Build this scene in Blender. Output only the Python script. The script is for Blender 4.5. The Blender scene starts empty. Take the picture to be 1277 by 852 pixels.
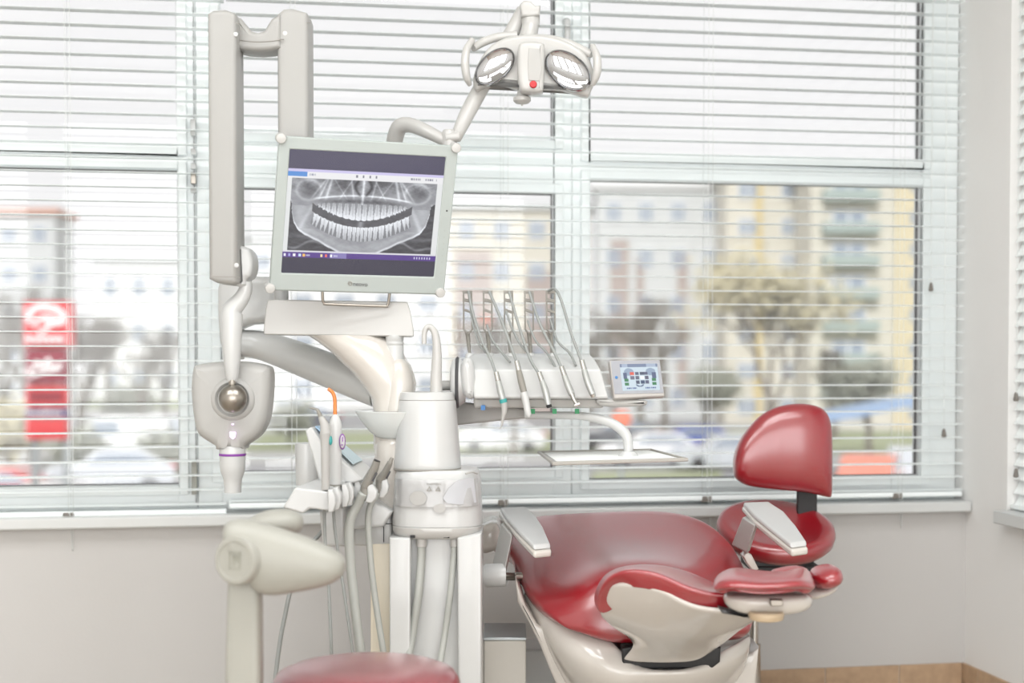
import bpy, bmesh, math, random
from mathutils import Vector, Matrix
random.seed(7)
col = bpy.context.scene.collection
sc = bpy.context.scene
PI = math.pi
# ------------------------------------------------------------------ camera
F = 1800.0; CX = 638.5; PSI = math.radians(9.6); PIT = math.radians(1.6); HOR = 445.0
CY = HOR + F*math.tan(PIT)
CAMZ = 1.10
C = Vector((0, -4.44, CAMZ))
R = Vector((math.cos(PSI), -math.sin(PSI), 0))
H = Vector((math.sin(PSI), math.cos(PSI), 0))
Z = Vector((0, 0, 1))
FW = H*math.cos(PIT) - Z*math.sin(PIT)
UP = H*math.sin(PIT) + Z*math.cos(PIT)
cd = bpy.data.cameras.new('camera'); cam = bpy.data.objects.new('camera', cd); col.objects.link(cam)
M = Matrix((R, UP, -FW)).transposed().to_4x4(); M.translation = C
cam.matrix_world = M
cd.sensor_width = 36; cd.lens = 36*F/1277
cd.shift_y = (CY-426)/1277; cd.shift_x = 0
cd.clip_start = .05; cd.clip_end = 2000
cd.dof.use_dof = True; cd.dof.focus_distance = 3.65; cd.dof.aperture_fstop = 1.9
sc.camera = cam

def V(px, py, d):
    return C + (FW + R*((px-CX)/F) + UP*((CY-py)/F))*d
def W(px, py, Y=0.0):
    dr = FW + R*((px-CX)/F) + UP*((CY-py)/F)
    return C + dr*((Y-C.y)/dr.y)
def loc2(p, q):                      # helper: metres in the working frame
    return R*p[0] + H*p[1] + Z*p[2] + q

# ------------------------------------------------------------------ materials
def lin(c):
    return tuple(((x/255)/12.92 if x/255 <= .04045 else ((x/255+.055)/1.055)**2.4) for x in c)
MATS = {}
def mat(name, rgb, rough=.4, metal=0, coat=0, bump=0, bscale=300, var=.03, emit=0, spec=.5, trans=0, vscale=6):
    m = bpy.data.materials.new(name); m.use_nodes = True
    nt = m.node_tree; b = nt.nodes['Principled BSDF']
    c = lin(rgb)
    tc = nt.nodes.new('ShaderNodeTexCoord')
    n = nt.nodes.new('ShaderNodeTexNoise'); n.inputs['Scale'].default_value = vscale; n.inputs['Detail'].default_value = 4
    nt.links.new(tc.outputs['Object'], n.inputs['Vector'])
    mx = nt.nodes.new('ShaderNodeMix'); mx.data_type = 'RGBA'
    mx.inputs[6].default_value = (*[x*(1-var) for x in c], 1); mx.inputs[7].default_value = (*[min(1, x*(1+var)) for x in c], 1)
    nt.links.new(n.outputs['Fac'], mx.inputs[0]); nt.links.new(mx.outputs[2], b.inputs['Base Color'])
    b.inputs['Roughness'].default_value = rough; b.inputs['Metallic'].default_value = metal
    b.inputs['Coat Weight'].default_value = coat; b.inputs['Coat Roughness'].default_value = .22 if 'upholstery' in name else .08
    if 'upholstery' in name: b.inputs['Coat IOR'].default_value = 1.8
    b.inputs['Specular IOR Level'].default_value = spec
    b.inputs['Transmission Weight'].default_value = trans
    if emit:
        b.inputs['Emission Color'].default_value = (*c, 1); b.inputs['Emission Strength'].default_value = emit
    if bump:
        n2 = nt.nodes.new('ShaderNodeTexNoise'); n2.inputs['Scale'].default_value = bscale
        nt.links.new(tc.outputs['Object'], n2.inputs['Vector'])
        bp = nt.nodes.new('ShaderNodeBump'); bp.inputs['Strength'].default_value = bump; bp.inputs['Distance'].default_value = .002
        nt.links.new(n2.outputs['Fac'], bp.inputs['Height']); nt.links.new(bp.outputs['Normal'], b.inputs['Normal'])
    MATS[name] = m
    return m
def glassmat(name, tint=(1, 1, 1), gloss=.07, base=None, bw=0.0, rough=0.02):
    m = bpy.data.materials.new(name); m.use_nodes = True; nt = m.node_tree; nt.nodes.clear()
    o = nt.nodes.new('ShaderNodeOutputMaterial'); t = nt.nodes.new('ShaderNodeBsdfTransparent'); t.inputs[0].default_value = (*tint, 1)
    g = nt.nodes.new('ShaderNodeBsdfGlossy'); g.inputs['Roughness'].default_value = rough
    f = nt.nodes.new('ShaderNodeFresnel'); f.inputs[0].default_value = 1.45
    mx = nt.nodes.new('ShaderNodeMixShader'); nt.links.new(f.outputs[0], mx.inputs[0]); nt.links.new(g.outputs[0], mx.inputs[2])
    if base:
        d = nt.nodes.new('ShaderNodeBsdfTranslucent' if name in ('window_glass',) else 'ShaderNodeBsdfDiffuse'); d.inputs[0].default_value = (*lin(base), 1)
        m2 = nt.nodes.new('ShaderNodeMixShader'); m2.inputs[0].default_value = bw
        nt.links.new(t.outputs[0], m2.inputs[1]); nt.links.new(d.outputs[0], m2.inputs[2]); nt.links.new(m2.outputs[0], mx.inputs[1])
    else:
        nt.links.new(t.outputs[0], mx.inputs[1])
    nt.links.new(mx.outputs[0], o.inputs[0]); return m
def screenmat(name, strength=1.0):
    m = bpy.data.materials.new(name); m.use_nodes = True; nt = m.node_tree; b = nt.nodes['Principled BSDF']
    a = nt.nodes.new('ShaderNodeVertexColor'); a.layer_name = 'Col'
    b.inputs['Base Color'].default_value = (.01, .01, .015, 1); b.inputs['Roughness'].default_value = .25
    nt.links.new(a.outputs['Color'], b.inputs['Emission Color']); b.inputs['Emission Strength'].default_value = strength
    return m

WHITE = mat('white_plastic', (193, 194, 193), .28, coat=.35)
WARM = mat('warm_white_plastic', (183, 182, 179), .3, coat=.3)
SHELL = mat('cream_gloss_shell', (200, 195, 188), .16, coat=.7)
GREYW = mat('grey_white_plastic', (172, 171, 168), .38)
ARMG = mat('grey_arm_enamel', (158, 157, 154), .42)
BEZEL = mat('bezel_paint', (163, 170, 167), .4)
CREAM = mat('cream_stool_plastic', (158, 157, 149), .42, bump=.15)
RED = mat('red_upholstery', (146, 10, 26), .36, coat=1.0, bump=.12, bscale=500, var=.06)
REDS = mat('rose_upholstery', (140, 62, 68), .3, coat=1.0, bump=.1, bscale=500)
CHROME = mat('brushed_metal', (190, 188, 184), .22, metal=1)
BRASS = mat('satin_nickel', (160, 154, 146), .3, metal=1)
MIRROR = mat('mirror_reflector', (178, 178, 180), .04, metal=1)
BLACK = mat('black_plastic', (28, 28, 30), .5)
DGREY = mat('dark_grey_plastic', (82, 82, 84), .5)
MGREY = mat('mid_grey_plastic', (136, 133, 126), .45)
HOSE = mat('grey_hose_rubber', (140, 143, 141), .45)
HOSEW = mat('pale_hose_rubber', (168, 170, 165), .45)
PVC = mat('window_pvc', (247, 251, 251), .3)
GASK = mat('window_gasket', (112, 108, 110), .6)
SLAT = mat('blind_slat', (246, 251, 251), .38)
CORD = mat('blind_cord', (222, 226, 224), .7)
TASS = mat('cord_tassel', (120, 114, 108), .5)
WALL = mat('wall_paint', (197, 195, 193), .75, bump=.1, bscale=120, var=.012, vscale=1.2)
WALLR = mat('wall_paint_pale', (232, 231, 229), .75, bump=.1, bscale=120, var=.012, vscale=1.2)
CEIL = mat('ceiling_paint', (235, 235, 232), .8)
SILL = mat('sill_laminate', (208, 210, 209), .3, coat=.2)
FLOOR = mat('floor_tile', (190, 180, 168), .35)
STONE = mat('skirting_tile', (182, 154, 126), .45, bump=.3, bscale=60, var=.28, vscale=28)
GROUT = mat('grout', (206, 198, 186), .8)
PURPLE = mat('purple_band', (128, 62, 150), .4)
GLOW = mat('status_light', (238, 205, 255), .4, emit=1.6)
TEAL = mat('teal_button', (54, 148, 146), .4)
BLUE = mat('blue_tab', (52, 110, 168), .4)
GREEN = mat('green_tab', (18, 120, 70), .4)
ORANGE = mat('orange_light_guide', (206, 116, 30), .15, coat=.5)
REDBTN = mat('red_button', (196, 40, 44), .35)
WARNY = mat('warning_label', (226, 150, 36), .5)
STEEL = mat('galvanised_top', (172, 178, 180), .35, metal=.6)
BOXG = mat('box_grey', (188, 184, 176), .5)
PANEG = glassmat('window_glass', (.985, .995, .995), base=(240, 240, 240), bw=.05)
BOWLG = glassmat('bowl_glass', (.97, .98, .97), base=(236, 240, 238), bw=.88)
COVER = glassmat('clear_cover', (.97, .97, .97), base=(232, 232, 232), bw=.45)
PAPER = mat('tray_paper', (238, 240, 238), .7)

# ------------------------------------------------------------------ geometry
def cat(pts, n=4, closed=False):
    """Catmull-Rom densify of tuples/Vectors"""
    P = [tuple(p) for p in pts]; k = len(P); out = []
    if k < 3: return P
    segs = k if closed else k-1
    for i in range(segs):
        if closed: a, b, c, d = P[(i-1) % k], P[i], P[(i+1) % k], P[(i+2) % k]
        else:
            b, c = P[i], P[i+1]
            a = P[i-1] if i > 0 else tuple(2*x-y for x, y in zip(b, c))
            d = P[i+2] if i+2 < k else tuple(2*y-x for x, y in zip(b, c))
        for j in range(n):
            t = j/n
            out.append(tuple(.5*((2*q)+(-p+r)*t+(2*p-5*q+4*r-s)*t*t+(-p+3*q-3*r+s)*t**3) for p, q, r, s in zip(a, b, c, d)))
    if not closed: out.append(P[-1])
    return out

def box(c, s, rz=0, rx=0, frame=None):
    """box centred c with size s; frame 'v' = aligned with the view yaw"""
    if frame == 'v': ax = (R, H, Z)
    else:
        ax = (Vector((math.cos(rz), math.sin(rz), 0)), Vector((-math.sin(rz), math.cos(rz), 0)), Z)
    vs = []
    for k in (-1, 1):
        for j in (-1, 1):
            for i in (-1, 1):
                vs.append(Vector(c)+ax[0]*(i*s[0]/2)+ax[1]*(j*s[1]/2)+ax[2]*(k*s[2]/2))
    fs = [(0, 2, 3, 1), (4, 5, 7, 6), (0, 1, 5, 4), (2, 6, 7, 3), (0, 4, 6, 2), (1, 3, 7, 5)]
    return vs, fs
def bb(x0, x1, y0, y1, z0, z1):
    return box(((x0+x1)/2, (y0+y1)/2, (z0+z1)/2), (abs(x1-x0), abs(y1-y0), abs(z1-z0)))

def tube(pts, r, seg=12, n=4, smooth=True, flat=1.0):
    """pts world Vectors; r number or list"""
    k = len(pts)
    rs = r if isinstance(r, (list, tuple)) else [r]*k
    q = [(*p, s) for p, s in zip(pts, rs)]
    if smooth and k > 2: q = cat(q, n)
    P = [Vector(a[:3]) for a in q]; rs = [max(a[3], 1e-4) for a in q]
    vs, fs = [], []
    up = None
    for i, p in enumerate(P):
        t = (P[min(i+1, len(P)-1)]-P[max(i-1, 0)])
        if t.length < 1e-9: t = Vector((0, 0, 1))
        t.normalize()
        if up is None:
            a = H if abs(t.dot(H)) < .9 else Z
            u = (a - t*a.dot(t)).normalized()
        else:
            u = (up - t*up.dot(t))
            u = u.normalized() if u.length > 1e-6 else up
        up = u; w = t.cross(u)
        for j in range(seg):
            an = 2*PI*j/seg
            vs.append(p + u*(math.cos(an)*rs[i]*flat) + w*(math.sin(an)*rs[i]))
    for i in range(len(P)-1):
        for j in range(seg):
            a, b = i*seg+j, i*seg+(j+1) % seg
            fs.append((a, b, b+seg, a+seg))
    fs.append(tuple(range(seg-1, -1, -1))); fs.append(tuple((len(P)-1)*seg+j for j in range(seg)))
    return vs, fs

def lathe(c, prof, axis=None, seg=32, sx=1, sy=1, pw=2.0, u0=None, a0=0, a1=2*PI):
    """prof list of (radius, height along axis) about c. pw superellipse power"""
    ax = Vector(axis).normalized() if axis is not None else Z
    if u0 is None:
        u = R if abs(ax.dot(R)) < .9 else H
    else: u = Vector(u0)
    u = (u-ax*u.dot(ax)).normalized(); w = ax.cross(u)
    vs, fs = [], []
    for r, h in prof:
        for j in range(seg):
            an = a0+(a1-a0)*j/seg
            cc, ss = math.cos(an), math.sin(an)
            k = (abs(cc)**pw+abs(ss)**pw)**(-1/pw)
            vs.append(Vector(c)+ax*h+u*(cc*k*r*sx)+w*(ss*k*r*sy))
    n = len(prof)
    for i in range(n-1):
        for j in range(seg):
            a, b = i*seg+j, i*seg+(j+1) % seg
            fs.append((a, b, b+seg, a+seg))
    if prof[0][0] > 1e-5: fs.append(tuple(range(seg-1, -1, -1)))
    if prof[-1][0] > 1e-5: fs.append(tuple((n-1)*seg+j for j in range(seg)))
    return vs, fs

def vl(px, d, prof, **k):
    """vertical lathe at pixel column px, depth d; prof list of (py, radius px)"""
    c0 = V(px, prof[0][0], d)
    ps = []
    for py, r in prof:
        ps.append((r*d/F, V(px, py, d).z-c0.z))
    return lathe(Vector((c0.x, c0.y, c0.z)), ps, **k)

def puff(poly, d, half, r=.01, n=4, smooth=0, yaw=0, pitch=0, bulge=0):
    """rounded slab: outline in pixels at depth d, thickness 2*half, edge radius r"""
    P = [V(x, y, d) for x, y in poly]
    o = V(sum(x for x, y in poly)/len(poly), sum(y for x, y in poly)/len(poly), d)
    q = [((p-o).dot(R), (p-o).z) for p in P]
    if smooth: q = cat(q, smooth, True)
    # orientation
    A = sum(q[i][0]*q[(i+1) % len(q)][1]-q[(i+1) % len(q)][0]*q[i][1] for i in range(len(q)))
    if A < 0: q = q[::-1]
    m = len(q); nrm = []
    for i in range(m):
        a, b, c = q[i-1], q[i], q[(i+1) % m]
        e1 = Vector((b[0]-a[0], b[1]-a[1])); e2 = Vector((c[0]-b[0], c[1]-b[1]))
        if e1.length > 0: e1.normalize()
        if e2.length > 0: e2.normalize()
        n1 = Vector((-e1.y, e1.x)); n2 = Vector((-e2.y, e2.x)); s = n1+n2
        if s.length < 1e-6: s = n1
        s.normalize(); k = max(.45, s.dot(n1)); nrm.append(s/k)
    layers = []
    r = min(r, half)
    for i in range(n+1):
        th = PI/2*(1-i/n); layers.append((-(half-r)-r*math.sin(th), r*(1-math.cos(th))))
    for i in range(n+1):
        th = PI/2*(i/n); layers.append(((half-r)+r*math.sin(th), r*(1-math.cos(th))))
    vs, fs = [], []
    cy_, sy_ = math.cos(yaw), math.sin(yaw); cp, sp = math.cos(pitch), math.sin(pitch)
    def put(x, dd, z):
        dd, z = dd*cp-z*sp, dd*sp+z*cp
        x, dd = x*cy_-dd*sy_, x*sy_+dd*cy_
        return o+R*x+H*dd+Z*z
    for dd, off in layers:
        for i in range(m):
            vs.append(put(q[i][0]+nrm[i].x*off, dd, q[i][1]+nrm[i].y*off))
    L = len(layers)
    for a in range(L-1):
        for i in range(m):
            j = (i+1) % m
            fs.append((a*m+i, a*m+j, (a+1)*m+j, (a+1)*m+i))
    if bulge:
        for (base, dd0, sg) in ((0, layers[0][0], -1), ((L-1)*m, layers[-1][0], 1)):
            prev = base
            cxm = sum(v[0] for v in q)/m; czm = sum(v[1] for v in q)/m
            for s in range(1, 4):
                k = 1-s/4; st = len(vs)
                for i in range(m):
                    x = q[i][0]+nrm[i].x*r; z = q[i][1]+nrm[i].y*r
                    vs.append(put(cxm+(x-cxm)*k, dd0+sg*bulge*(1-k*k), czm+(z-czm)*k))
                for i in range(m):
                    j = (i+1) % m
                    fs.append((prev+i, st+i, st+j, prev+j) if sg < 0 else (prev+i, prev+j, st+j, st+i))
                prev = st
            st = len(vs); vs.append(put(cxm, dd0+sg*bulge, czm))
            for i in range(m):
                j = (i+1) % m
                fs.append((prev+i, st, prev+j) if sg < 0 else (prev+i, prev+j, st))
    else:
        fs.append(tuple(range(m-1, -1, -1))); fs.append(tuple((L-1)*m+i for i in range(m)))
    return vs, fs

def loft(rows, cap=True, closed_rows=True):
    """rows: list of equal length loops (closed)"""
    m = len(rows[0]); vs = [Vector(p) for r_ in rows for p in r_]; fs = []
    for a in range(len(rows)-1):
        for i in range(m if closed_rows else m-1):
            j = (i+1) % m; fs.append((a*m+i, a*m+j, (a+1)*m+j, (a+1)*m+i))
    if cap: fs.append(tuple(range(m-1, -1, -1))); fs.append(tuple((len(rows)-1)*m+i for i in range(m)))
    return vs, fs
def net(rows, n=2):
    """open surface from rows of (px,py,d)"""
    g = [cat([tuple(V(*p)) for p in r_], n) for r_ in rows]
    cols = [cat([g[i][j] for i in range(len(g))], n) for j in range(len(g[0]))]
    rr = [[cols[j][i] for j in range(len(cols))] for i in range(len(cols[0]))]
    return loft(rr, cap=False, closed_rows=False)
def hloft(secs, seg=28, pw=2.3):
    rows = []
    for (px, y0, y1, d, rd) in secs:
        a, b = V(px, y0, d), V(px, y1, d); c = (a+b)/2; hz = (a-b).length/2; row = []
        for j in range(seg):
            an = 2*PI*j/seg; cc, ss = math.cos(an), math.sin(an); k = (abs(cc)**pw+abs(ss)**pw)**(-1/pw)
            row.append(tuple(c+H*(cc*k*rd)+Z*(ss*k*hz)))
        rows.append(row)
    cols = [cat([r_[j] for r_ in rows], 3) for j in range(seg)]
    return loft([[c_[i] for c_ in cols] for i in range(len(cols[0]))])
def ellips(c, r, seg=24, rings=14, ax=(None, None, None), pw=2.0, bend=None):
    a = [ax[0] or R, ax[1] or H, ax[2] or Z]
    vs, fs = [], []
    def sg(x, e): return math.copysign(abs(x)**e, x)
    e = 2/pw
    for i in range(rings+1):
        th = -PI/2+PI*i/rings
        for j in range(seg):
            ph = 2*PI*j/seg
            x = sg(math.cos(th), e)*sg(math.cos(ph), e); y = sg(math.cos(th), e)*sg(math.sin(ph), e); z = sg(math.sin(th), e)
            if bend: x, y, z = bend(x, y, z)
            vs.append(Vector(c)+a[0]*(x*r[0])+a[1]*(y*r[1])+a[2]*(z*r[2]))
    for i in range(rings):
        for j in range(seg):
            k = (j+1) % seg; fs.append((i*seg+j, i*seg+k, (i+1)*seg+k, (i+1)*seg+j))
    return vs, fs

ORG = {}
def mk(name, geoms, m, parent=None, ang=40, bev=0, sub=0, solid=0, solid_off=-1, label=None, catg=None, group=None, kind=None, origin=None, bevseg=2, cleandup=True):
    if isinstance(geoms, tuple): geoms = [geoms]
    vs, fs = [], []
    for v, f in geoms:
        o = len(vs); vs += [Vector(x) for x in v]; fs += [tuple(i+o for i in t) for t in f]
    if parent is None:
        if origin is None:
            xs = [v.x for v in vs]; ys = [v.y for v in vs]; zs = [v.z for v in vs]
            origin = Vector(((min(xs)+max(xs))/2, (min(ys)+max(ys))/2, min(zs)))
        org = Vector(origin)
    else: org = ORG[parent.name]
    me = bpy.data.meshes.new(name)
    me.from_pydata([v-org for v in vs], [], fs)
    bm = bmesh.new(); bm.from_mesh(me)
    if cleandup: bmesh.ops.remove_doubles(bm, verts=bm.verts, dist=1e-5)
    bmesh.ops.recalc_face_normals(bm, faces=bm.faces)
    bm.to_mesh(me); bm.free()
    me.materials.append(m)
    me.shade_smooth()
    if not sub: me.set_sharp_from_angle(angle=math.radians(ang))
    ob = bpy.data.objects.new(name, me); col.objects.link(ob)
    if parent is None: ob.location = org
    else: ob.parent = parent
    ORG[ob.name] = org
    if solid:
        s = ob.modifiers.new('solidify', 'SOLIDIFY'); s.thickness = solid; s.offset = solid_off
        if not sub:
            e = ob.modifiers.new('split', 'EDGE_SPLIT'); e.split_angle = math.radians(50)
    if bev:
        b = ob.modifiers.new('bevel', 'BEVEL'); b.width = bev; b.segments = bevseg; b.limit_method = 'ANGLE'; b.angle_limit = math.radians(35)
    if sub:
        s = ob.modifiers.new('subsurf', 'SUBSURF'); s.levels = sub; s.render_levels = sub
    if label: ob['label'] = label
    if catg: ob['category'] = catg
    if group: ob['group'] = group
    if kind: ob['kind'] = kind
    return ob
def thing(name, label, catg, loc, group=None):
    o = bpy.data.objects.new(name, None); col.objects.link(o); o.location = loc; o.empty_display_size = .1
    o['label'] = label; o['category'] = catg
    if group: o['group'] = group
    ORG[o.name] = Vector(loc); return o
def S(name, geoms, m, parent=None, **k):
    return mk(name, geoms, m, parent, kind=None if parent else 'structure', **k)

# ================================================================== ROOM
XR = W(1204, 640).x          # right wall plane
XL, YB, ZC = -3.0, -6.6, 3.0
sill_z0 = .592; sill_z1 = .627
WX0 = -1.75                  # left end of the window opening
WZ1 = 2.62
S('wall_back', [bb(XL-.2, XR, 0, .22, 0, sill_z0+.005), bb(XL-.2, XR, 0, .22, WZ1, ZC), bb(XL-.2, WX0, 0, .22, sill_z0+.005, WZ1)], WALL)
# right wall with its own window opening near the corner
ry1 = W(1256, 560, 0).y
def atX(px, py, X=XR):
    dr = FW + R*((px-CX)/F) + UP*((CY-py)/F)
    return C + dr*((X-C.x)/dr.x)
p = atX(1256, 600); RY = p.y
p2 = atX(1237, 641)
rs_z1 = atX(1258, 636).z; rs_z0 = atX(1258, 652).z
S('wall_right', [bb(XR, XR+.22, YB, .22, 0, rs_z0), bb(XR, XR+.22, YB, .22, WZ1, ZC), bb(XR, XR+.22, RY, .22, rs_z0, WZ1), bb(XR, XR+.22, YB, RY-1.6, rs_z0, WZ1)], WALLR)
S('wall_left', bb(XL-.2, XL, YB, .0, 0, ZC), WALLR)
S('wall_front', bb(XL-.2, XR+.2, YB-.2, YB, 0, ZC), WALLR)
S('ceiling', bb(XL-.2, XR+.22, YB-.2, .22, ZC, ZC+.2), CEIL)
S('floor', bb(XL-.2, XR+.22, YB-.2, .22, -.15, 0), FLOOR)
# skirting tiles
def skirt(name, along, a0, a1, fixed, phase):
    g = [];
    t = .2555
    k = a0+phase
    x = a0
    cuts = [a0]
    while k < a1:
        if k > a0+.01: cuts.append(k)
        k += t
    cuts.append(a1)
    gr = []
    for u, v in zip(cuts[:-1], cuts[1:]):
        if along == 'x': g.append(bb(u+.0015, v-.0015, -.010, -.001, .003, .088))
        else: g.append(bb(fixed-.010, fixed-.001, u+.0015, v-.0015, .003, .088))
    gr = bb(a0, a1, -.006, -.0005, .0, .0865) if along == 'x' else bb(fixed-.006, fixed-.0005, a0, a1, 0, .0865)
    o = S(name, g, STONE, bev=.0015)
    S('grout_backing', gr, GROUT, o)
jx = W(1028, 840).x
skirt('baseboard_back', 'x', XL, XR-.011, 0, (jx-XL) % .2555)
skirt('baseboard_right', 'y', YB, -.001, XR, .1)
# sills
o = S('trim_1', bb(WX0-.03, XR-.002, -.05, .075, sill_z0, sill_z1), SILL, bev=.006)
S('trim_2', bb(XR-.055, XR+.09, RY-1.62, atX(1238, 645, XR-.055).y, rs_z0, rs_z1), SILL, bev=.004)

# ---------- windows
FY0, FY1 = .07, .15
def zpx(px, py, Y=FY0): return W(px, py, Y).z
def xpx(px, Y=FY0): return W(px, 400, Y).x
xg = dict(a=xpx(222), b=xpx(246), c=xpx(276), d=xpx(690), e=xpx(735), f=xpx(1147))
bot = sill_z1
def window(name, x0, x1, g0, g1, ub, lt, lb, gw=.0045):
    """opening x0..x1, glass g0..g1, upper pane bottom ub, lower pane top lt, lower pane bottom lb"""
    ut = WZ1-.1
    fr = [bb(x0, g0, FY0, FY0+.05, bot, WZ1), bb(g1, x1, FY0, FY0+.05, bot, WZ1), bb(g0, g1, FY0, FY0+.05, ut, WZ1),
          bb(g0, g1, FY0, FY0+.05, lt, ub), bb(g0, g1, FY0, FY0+.05, bot, lb)]
    # raised profile steps of the sashes, in front of the fixed frame
    s = .012
    def ring(ax0, ax1, az0, az1, w, y0, y1):
        return [bb(ax0-w, ax0-.003, y0, y1, az0-w, az1+w), bb(ax1+.003, ax1+w, y0, y1, az0-w, az1+w),
                bb(ax0-.003, ax1+.003, y0, y1, az1+.003, az1+w), bb(ax0-.003, ax1+.003, y0, y1, az0-w, az0-.003)]
    w = min(.03, (g0-x0)*.6, (x1-g1)*.6)
    fr2 = ring(g0, g1, ub, ut, w, FY0-.014, FY0) + ring(g0, g1, lb, lt, w, FY0-.014, FY0)
    o = S(name, fr, PVC, bev=.003)
    S('sash', fr2, PVC, o, bev=.003)
    gk = ring(g0+.005, g1-.005, ub+.005, ut-.005, .005+gw-.0045, FY0+.02, FY0+.035)+ring(g0+.005, g1-.005, lb+.005, lt-.005, .005+gw-.0045, FY0+.02, FY0+.035)
    S('gasket', gk, GASK, o)
    S('pane', bb(g0, g1, FY0+.03, FY0+.036, ub, ut), PANEG, o)
    S('pane', bb(g0, g1, FY0+.03, FY0+.036, lb, lt), PANEG, o)
    return o
ml = (xpx(240)+xpx(251))/2
w1 = window('window_1', WX0, ml-.0006, WX0+.08, xg['a'], zpx(100, 179), zpx(100, 210), zpx(100, 606))
w2 = window('window_2', ml+.0006, xpx(713), xg['c'], xg['d'], zpx(600, 172), zpx(600, 240), zpx(600, 585))
w3 = window('window_3', xpx(713)+.001, XR-.002, xg['e'], xg['f'], zpx(900, 194), zpx(900, 228), zpx(900, 596), gw=.009)
# hinges and handle
def hing(px, py, h, m):
    p = W(px, py, FY0-.02); return mk('hinge', box((p.x, FY0-.026, p.z), (.016, .022, h)), m, w1, bev=.002)
hing(241.5, 190, .018, WHITE); hing(241.5, 208, .018, WHITE); hing(241.5, 223, .035, BRASS); hing(241.5, 238, .014, WHITE); hing(242.5, 596, .1, CREAM); hing(241, 160, .05, WHITE)
p = W(706, 36, FY0-.02)
mk('window_handle', [tube([Vector((p.x, FY0-.002, p.z+.02)), Vector((p.x, FY0-.03, p.z+.022)), Vector((p.x, FY0-.04, p.z+.005)), Vector((p.x, FY0-.04, p.z-.06))], [.014, .011, .011, .010], 12), ], WHITE, w2)
# drip gap between sash and post
mk('seal_line', bb(xpx(243), xpx(243.8), FY0-.004, FY0+.001, bot+.02, WZ1-.02), GASK, w1)
# right wall window (seen edge-on)
wx = XR+.09
o = S('window_4', [bb(wx, wx+.07, RY-1.6, RY, rs_z0, rs_z1+.07), bb(wx, wx+.07, RY-1.6, RY, WZ1-.08, WZ1), bb(wx, wx+.07, RY-.09, RY, rs_z1+.07, WZ1-.08), bb(wx, wx+.07, RY-1.6, RY-1.51, rs_z1+.07, WZ1-.08)], PVC, bev=.003)
S('pane', bb(wx+.03, wx+.036, RY-1.52, RY-.08, rs_z1+.06, WZ1-.07), PANEG, o)

# ---------- blinds
PITCH = .0433
def blind(label, x0, x1, zph, rail, cords, tassels, name='window_blind'):
    """zph: a slat height; rail: rail centre height"""
    BY = .022
    t = thing(name, label, 'window blind', Vector(((x0+x1)/2, BY, rail-.01)))
    g = []
    z = zph
    while z-PITCH > rail+.012: z -= PITCH
    NS = 5
    while z < WZ1-.06:
        top, botm = [], []
        for s in range(NS+1):
            u = -1+2*s/NS
            y = BY+u*.025; zz = z+.0028*(1-u*u)+u*.0006
            top.append((y, zz+.0004)); botm.append((y, zz-.0004))
        prof = top+botm[::-1]
        jx_ = random.uniform(-.002, .002)
        a = [Vector((x0+jx_, y, zz)) for y, zz in prof]; b = [Vector((x1+jx_, y, zz)) for y, zz in prof]
        g.append(loft([a, b]))
        z += PITCH
    mk('slats', g, SLAT, t, cleandup=False, ang=60)
    mk('head_rail', bb(x0, x1, -.012, .05, WZ1-.05, WZ1-.002), SLAT, t, bev=.003)
    mk('bottom_rail', bb(x0, x1, BY-.025, BY+.025, rail-.009, rail+.009), SLAT, t, bev=.005)
    for x in cords:
        for dy in (-.0262, .0262):
            mk('ladder_cord', tube([Vector((x, BY+dy, WZ1-.05)), Vector((x, BY+dy, rail))], .0008, 5, smooth=False), CORD, t)
        mk('ladder_cord', tube([Vector((x+.014, BY-.0275, WZ1-.05)), Vector((x+.014, BY-.0275, rail+.03)), Vector((x+.004, BY-.028, rail+.008)), Vector((x, BY-.028, rail))], .0009, 5), CORD, t)
        mk('rail_clip', box((x, BY-.005, rail-.004), (.034, .045, .020)), TASS, t, bev=.004)
    for (px, py) in tassels:
        q = W(px, py, BY-.035)
        for dx in (-.002, .002):
            mk('pull_cord', tube([Vector((q.x+dx, BY-.033, WZ1-.05)), Vector((q.x, BY-.035, q.z+.012))], .0008, 5, smooth=False), CORD, t)
        mk('tassel', lathe(Vector((q.x, BY-.035, q.z)), [(.003, .014), (.005, .010), (.0085, -.010), (.006, -.014)], seg=14), TASS, t)
    return t
BY = .022
blind('wide white horizontal slat blind on the left part of the window, beside the x-ray arm', WX0+.02, W(281, 300, BY).x, W(220, 17.6, BY).z, W(77, 641, BY).z,
      [W(84, 300, BY).x, W(84, 300, BY).x-.62], [])
blind('long white horizontal slat blind across the middle and right windows behind the chair', W(284, 300, BY).x, XR-.012, W(920, 8.2, BY).z, W(870, 620.5, BY).z,
      [W(363, 300, BY).x, W(626, 300, BY).x, W(880, 300, BY).x, W(1118, 300, BY).x], [(1161, 358), (1177, 540)])
# blind of the side window
t = thing('window_blind', 'bluish white blind of the side window at the right edge of the picture', 'window blind', Vector((XR+.05, RY-.8, rs_z1)))
g = []
z = rs_z1+.03
BXc = XR+.030
while z < WZ1-.05:
    tl = 1.1
    a = []
    for s in range(6):
        u = -1+2*s/5; lx, lz = u*.025, .003*(1-u*u)
        a.append((BXc+lx*math.cos(tl)+lz*math.sin(tl), z+lx*math.sin(tl)+lz*math.cos(tl)))
    pr = [(x, q+.0004) for x, q in a]+[(x, q-.0004) for x, q in a[::-1]]
    g.append(loft([[Vector((x, RY-1.57, q)) for x, q in pr], [Vector((x, RY-.004, q)) for x, q in pr]]))
    z += .0433
mk('slats', g, SLAT, t, cleandup=False, ang=60)
mk('bottom_rail', bb(BXc-.022, BXc+.022, RY-1.57, RY-.004, rs_z1+.002, rs_z1+.016), SLAT, t, bev=.004)
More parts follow.
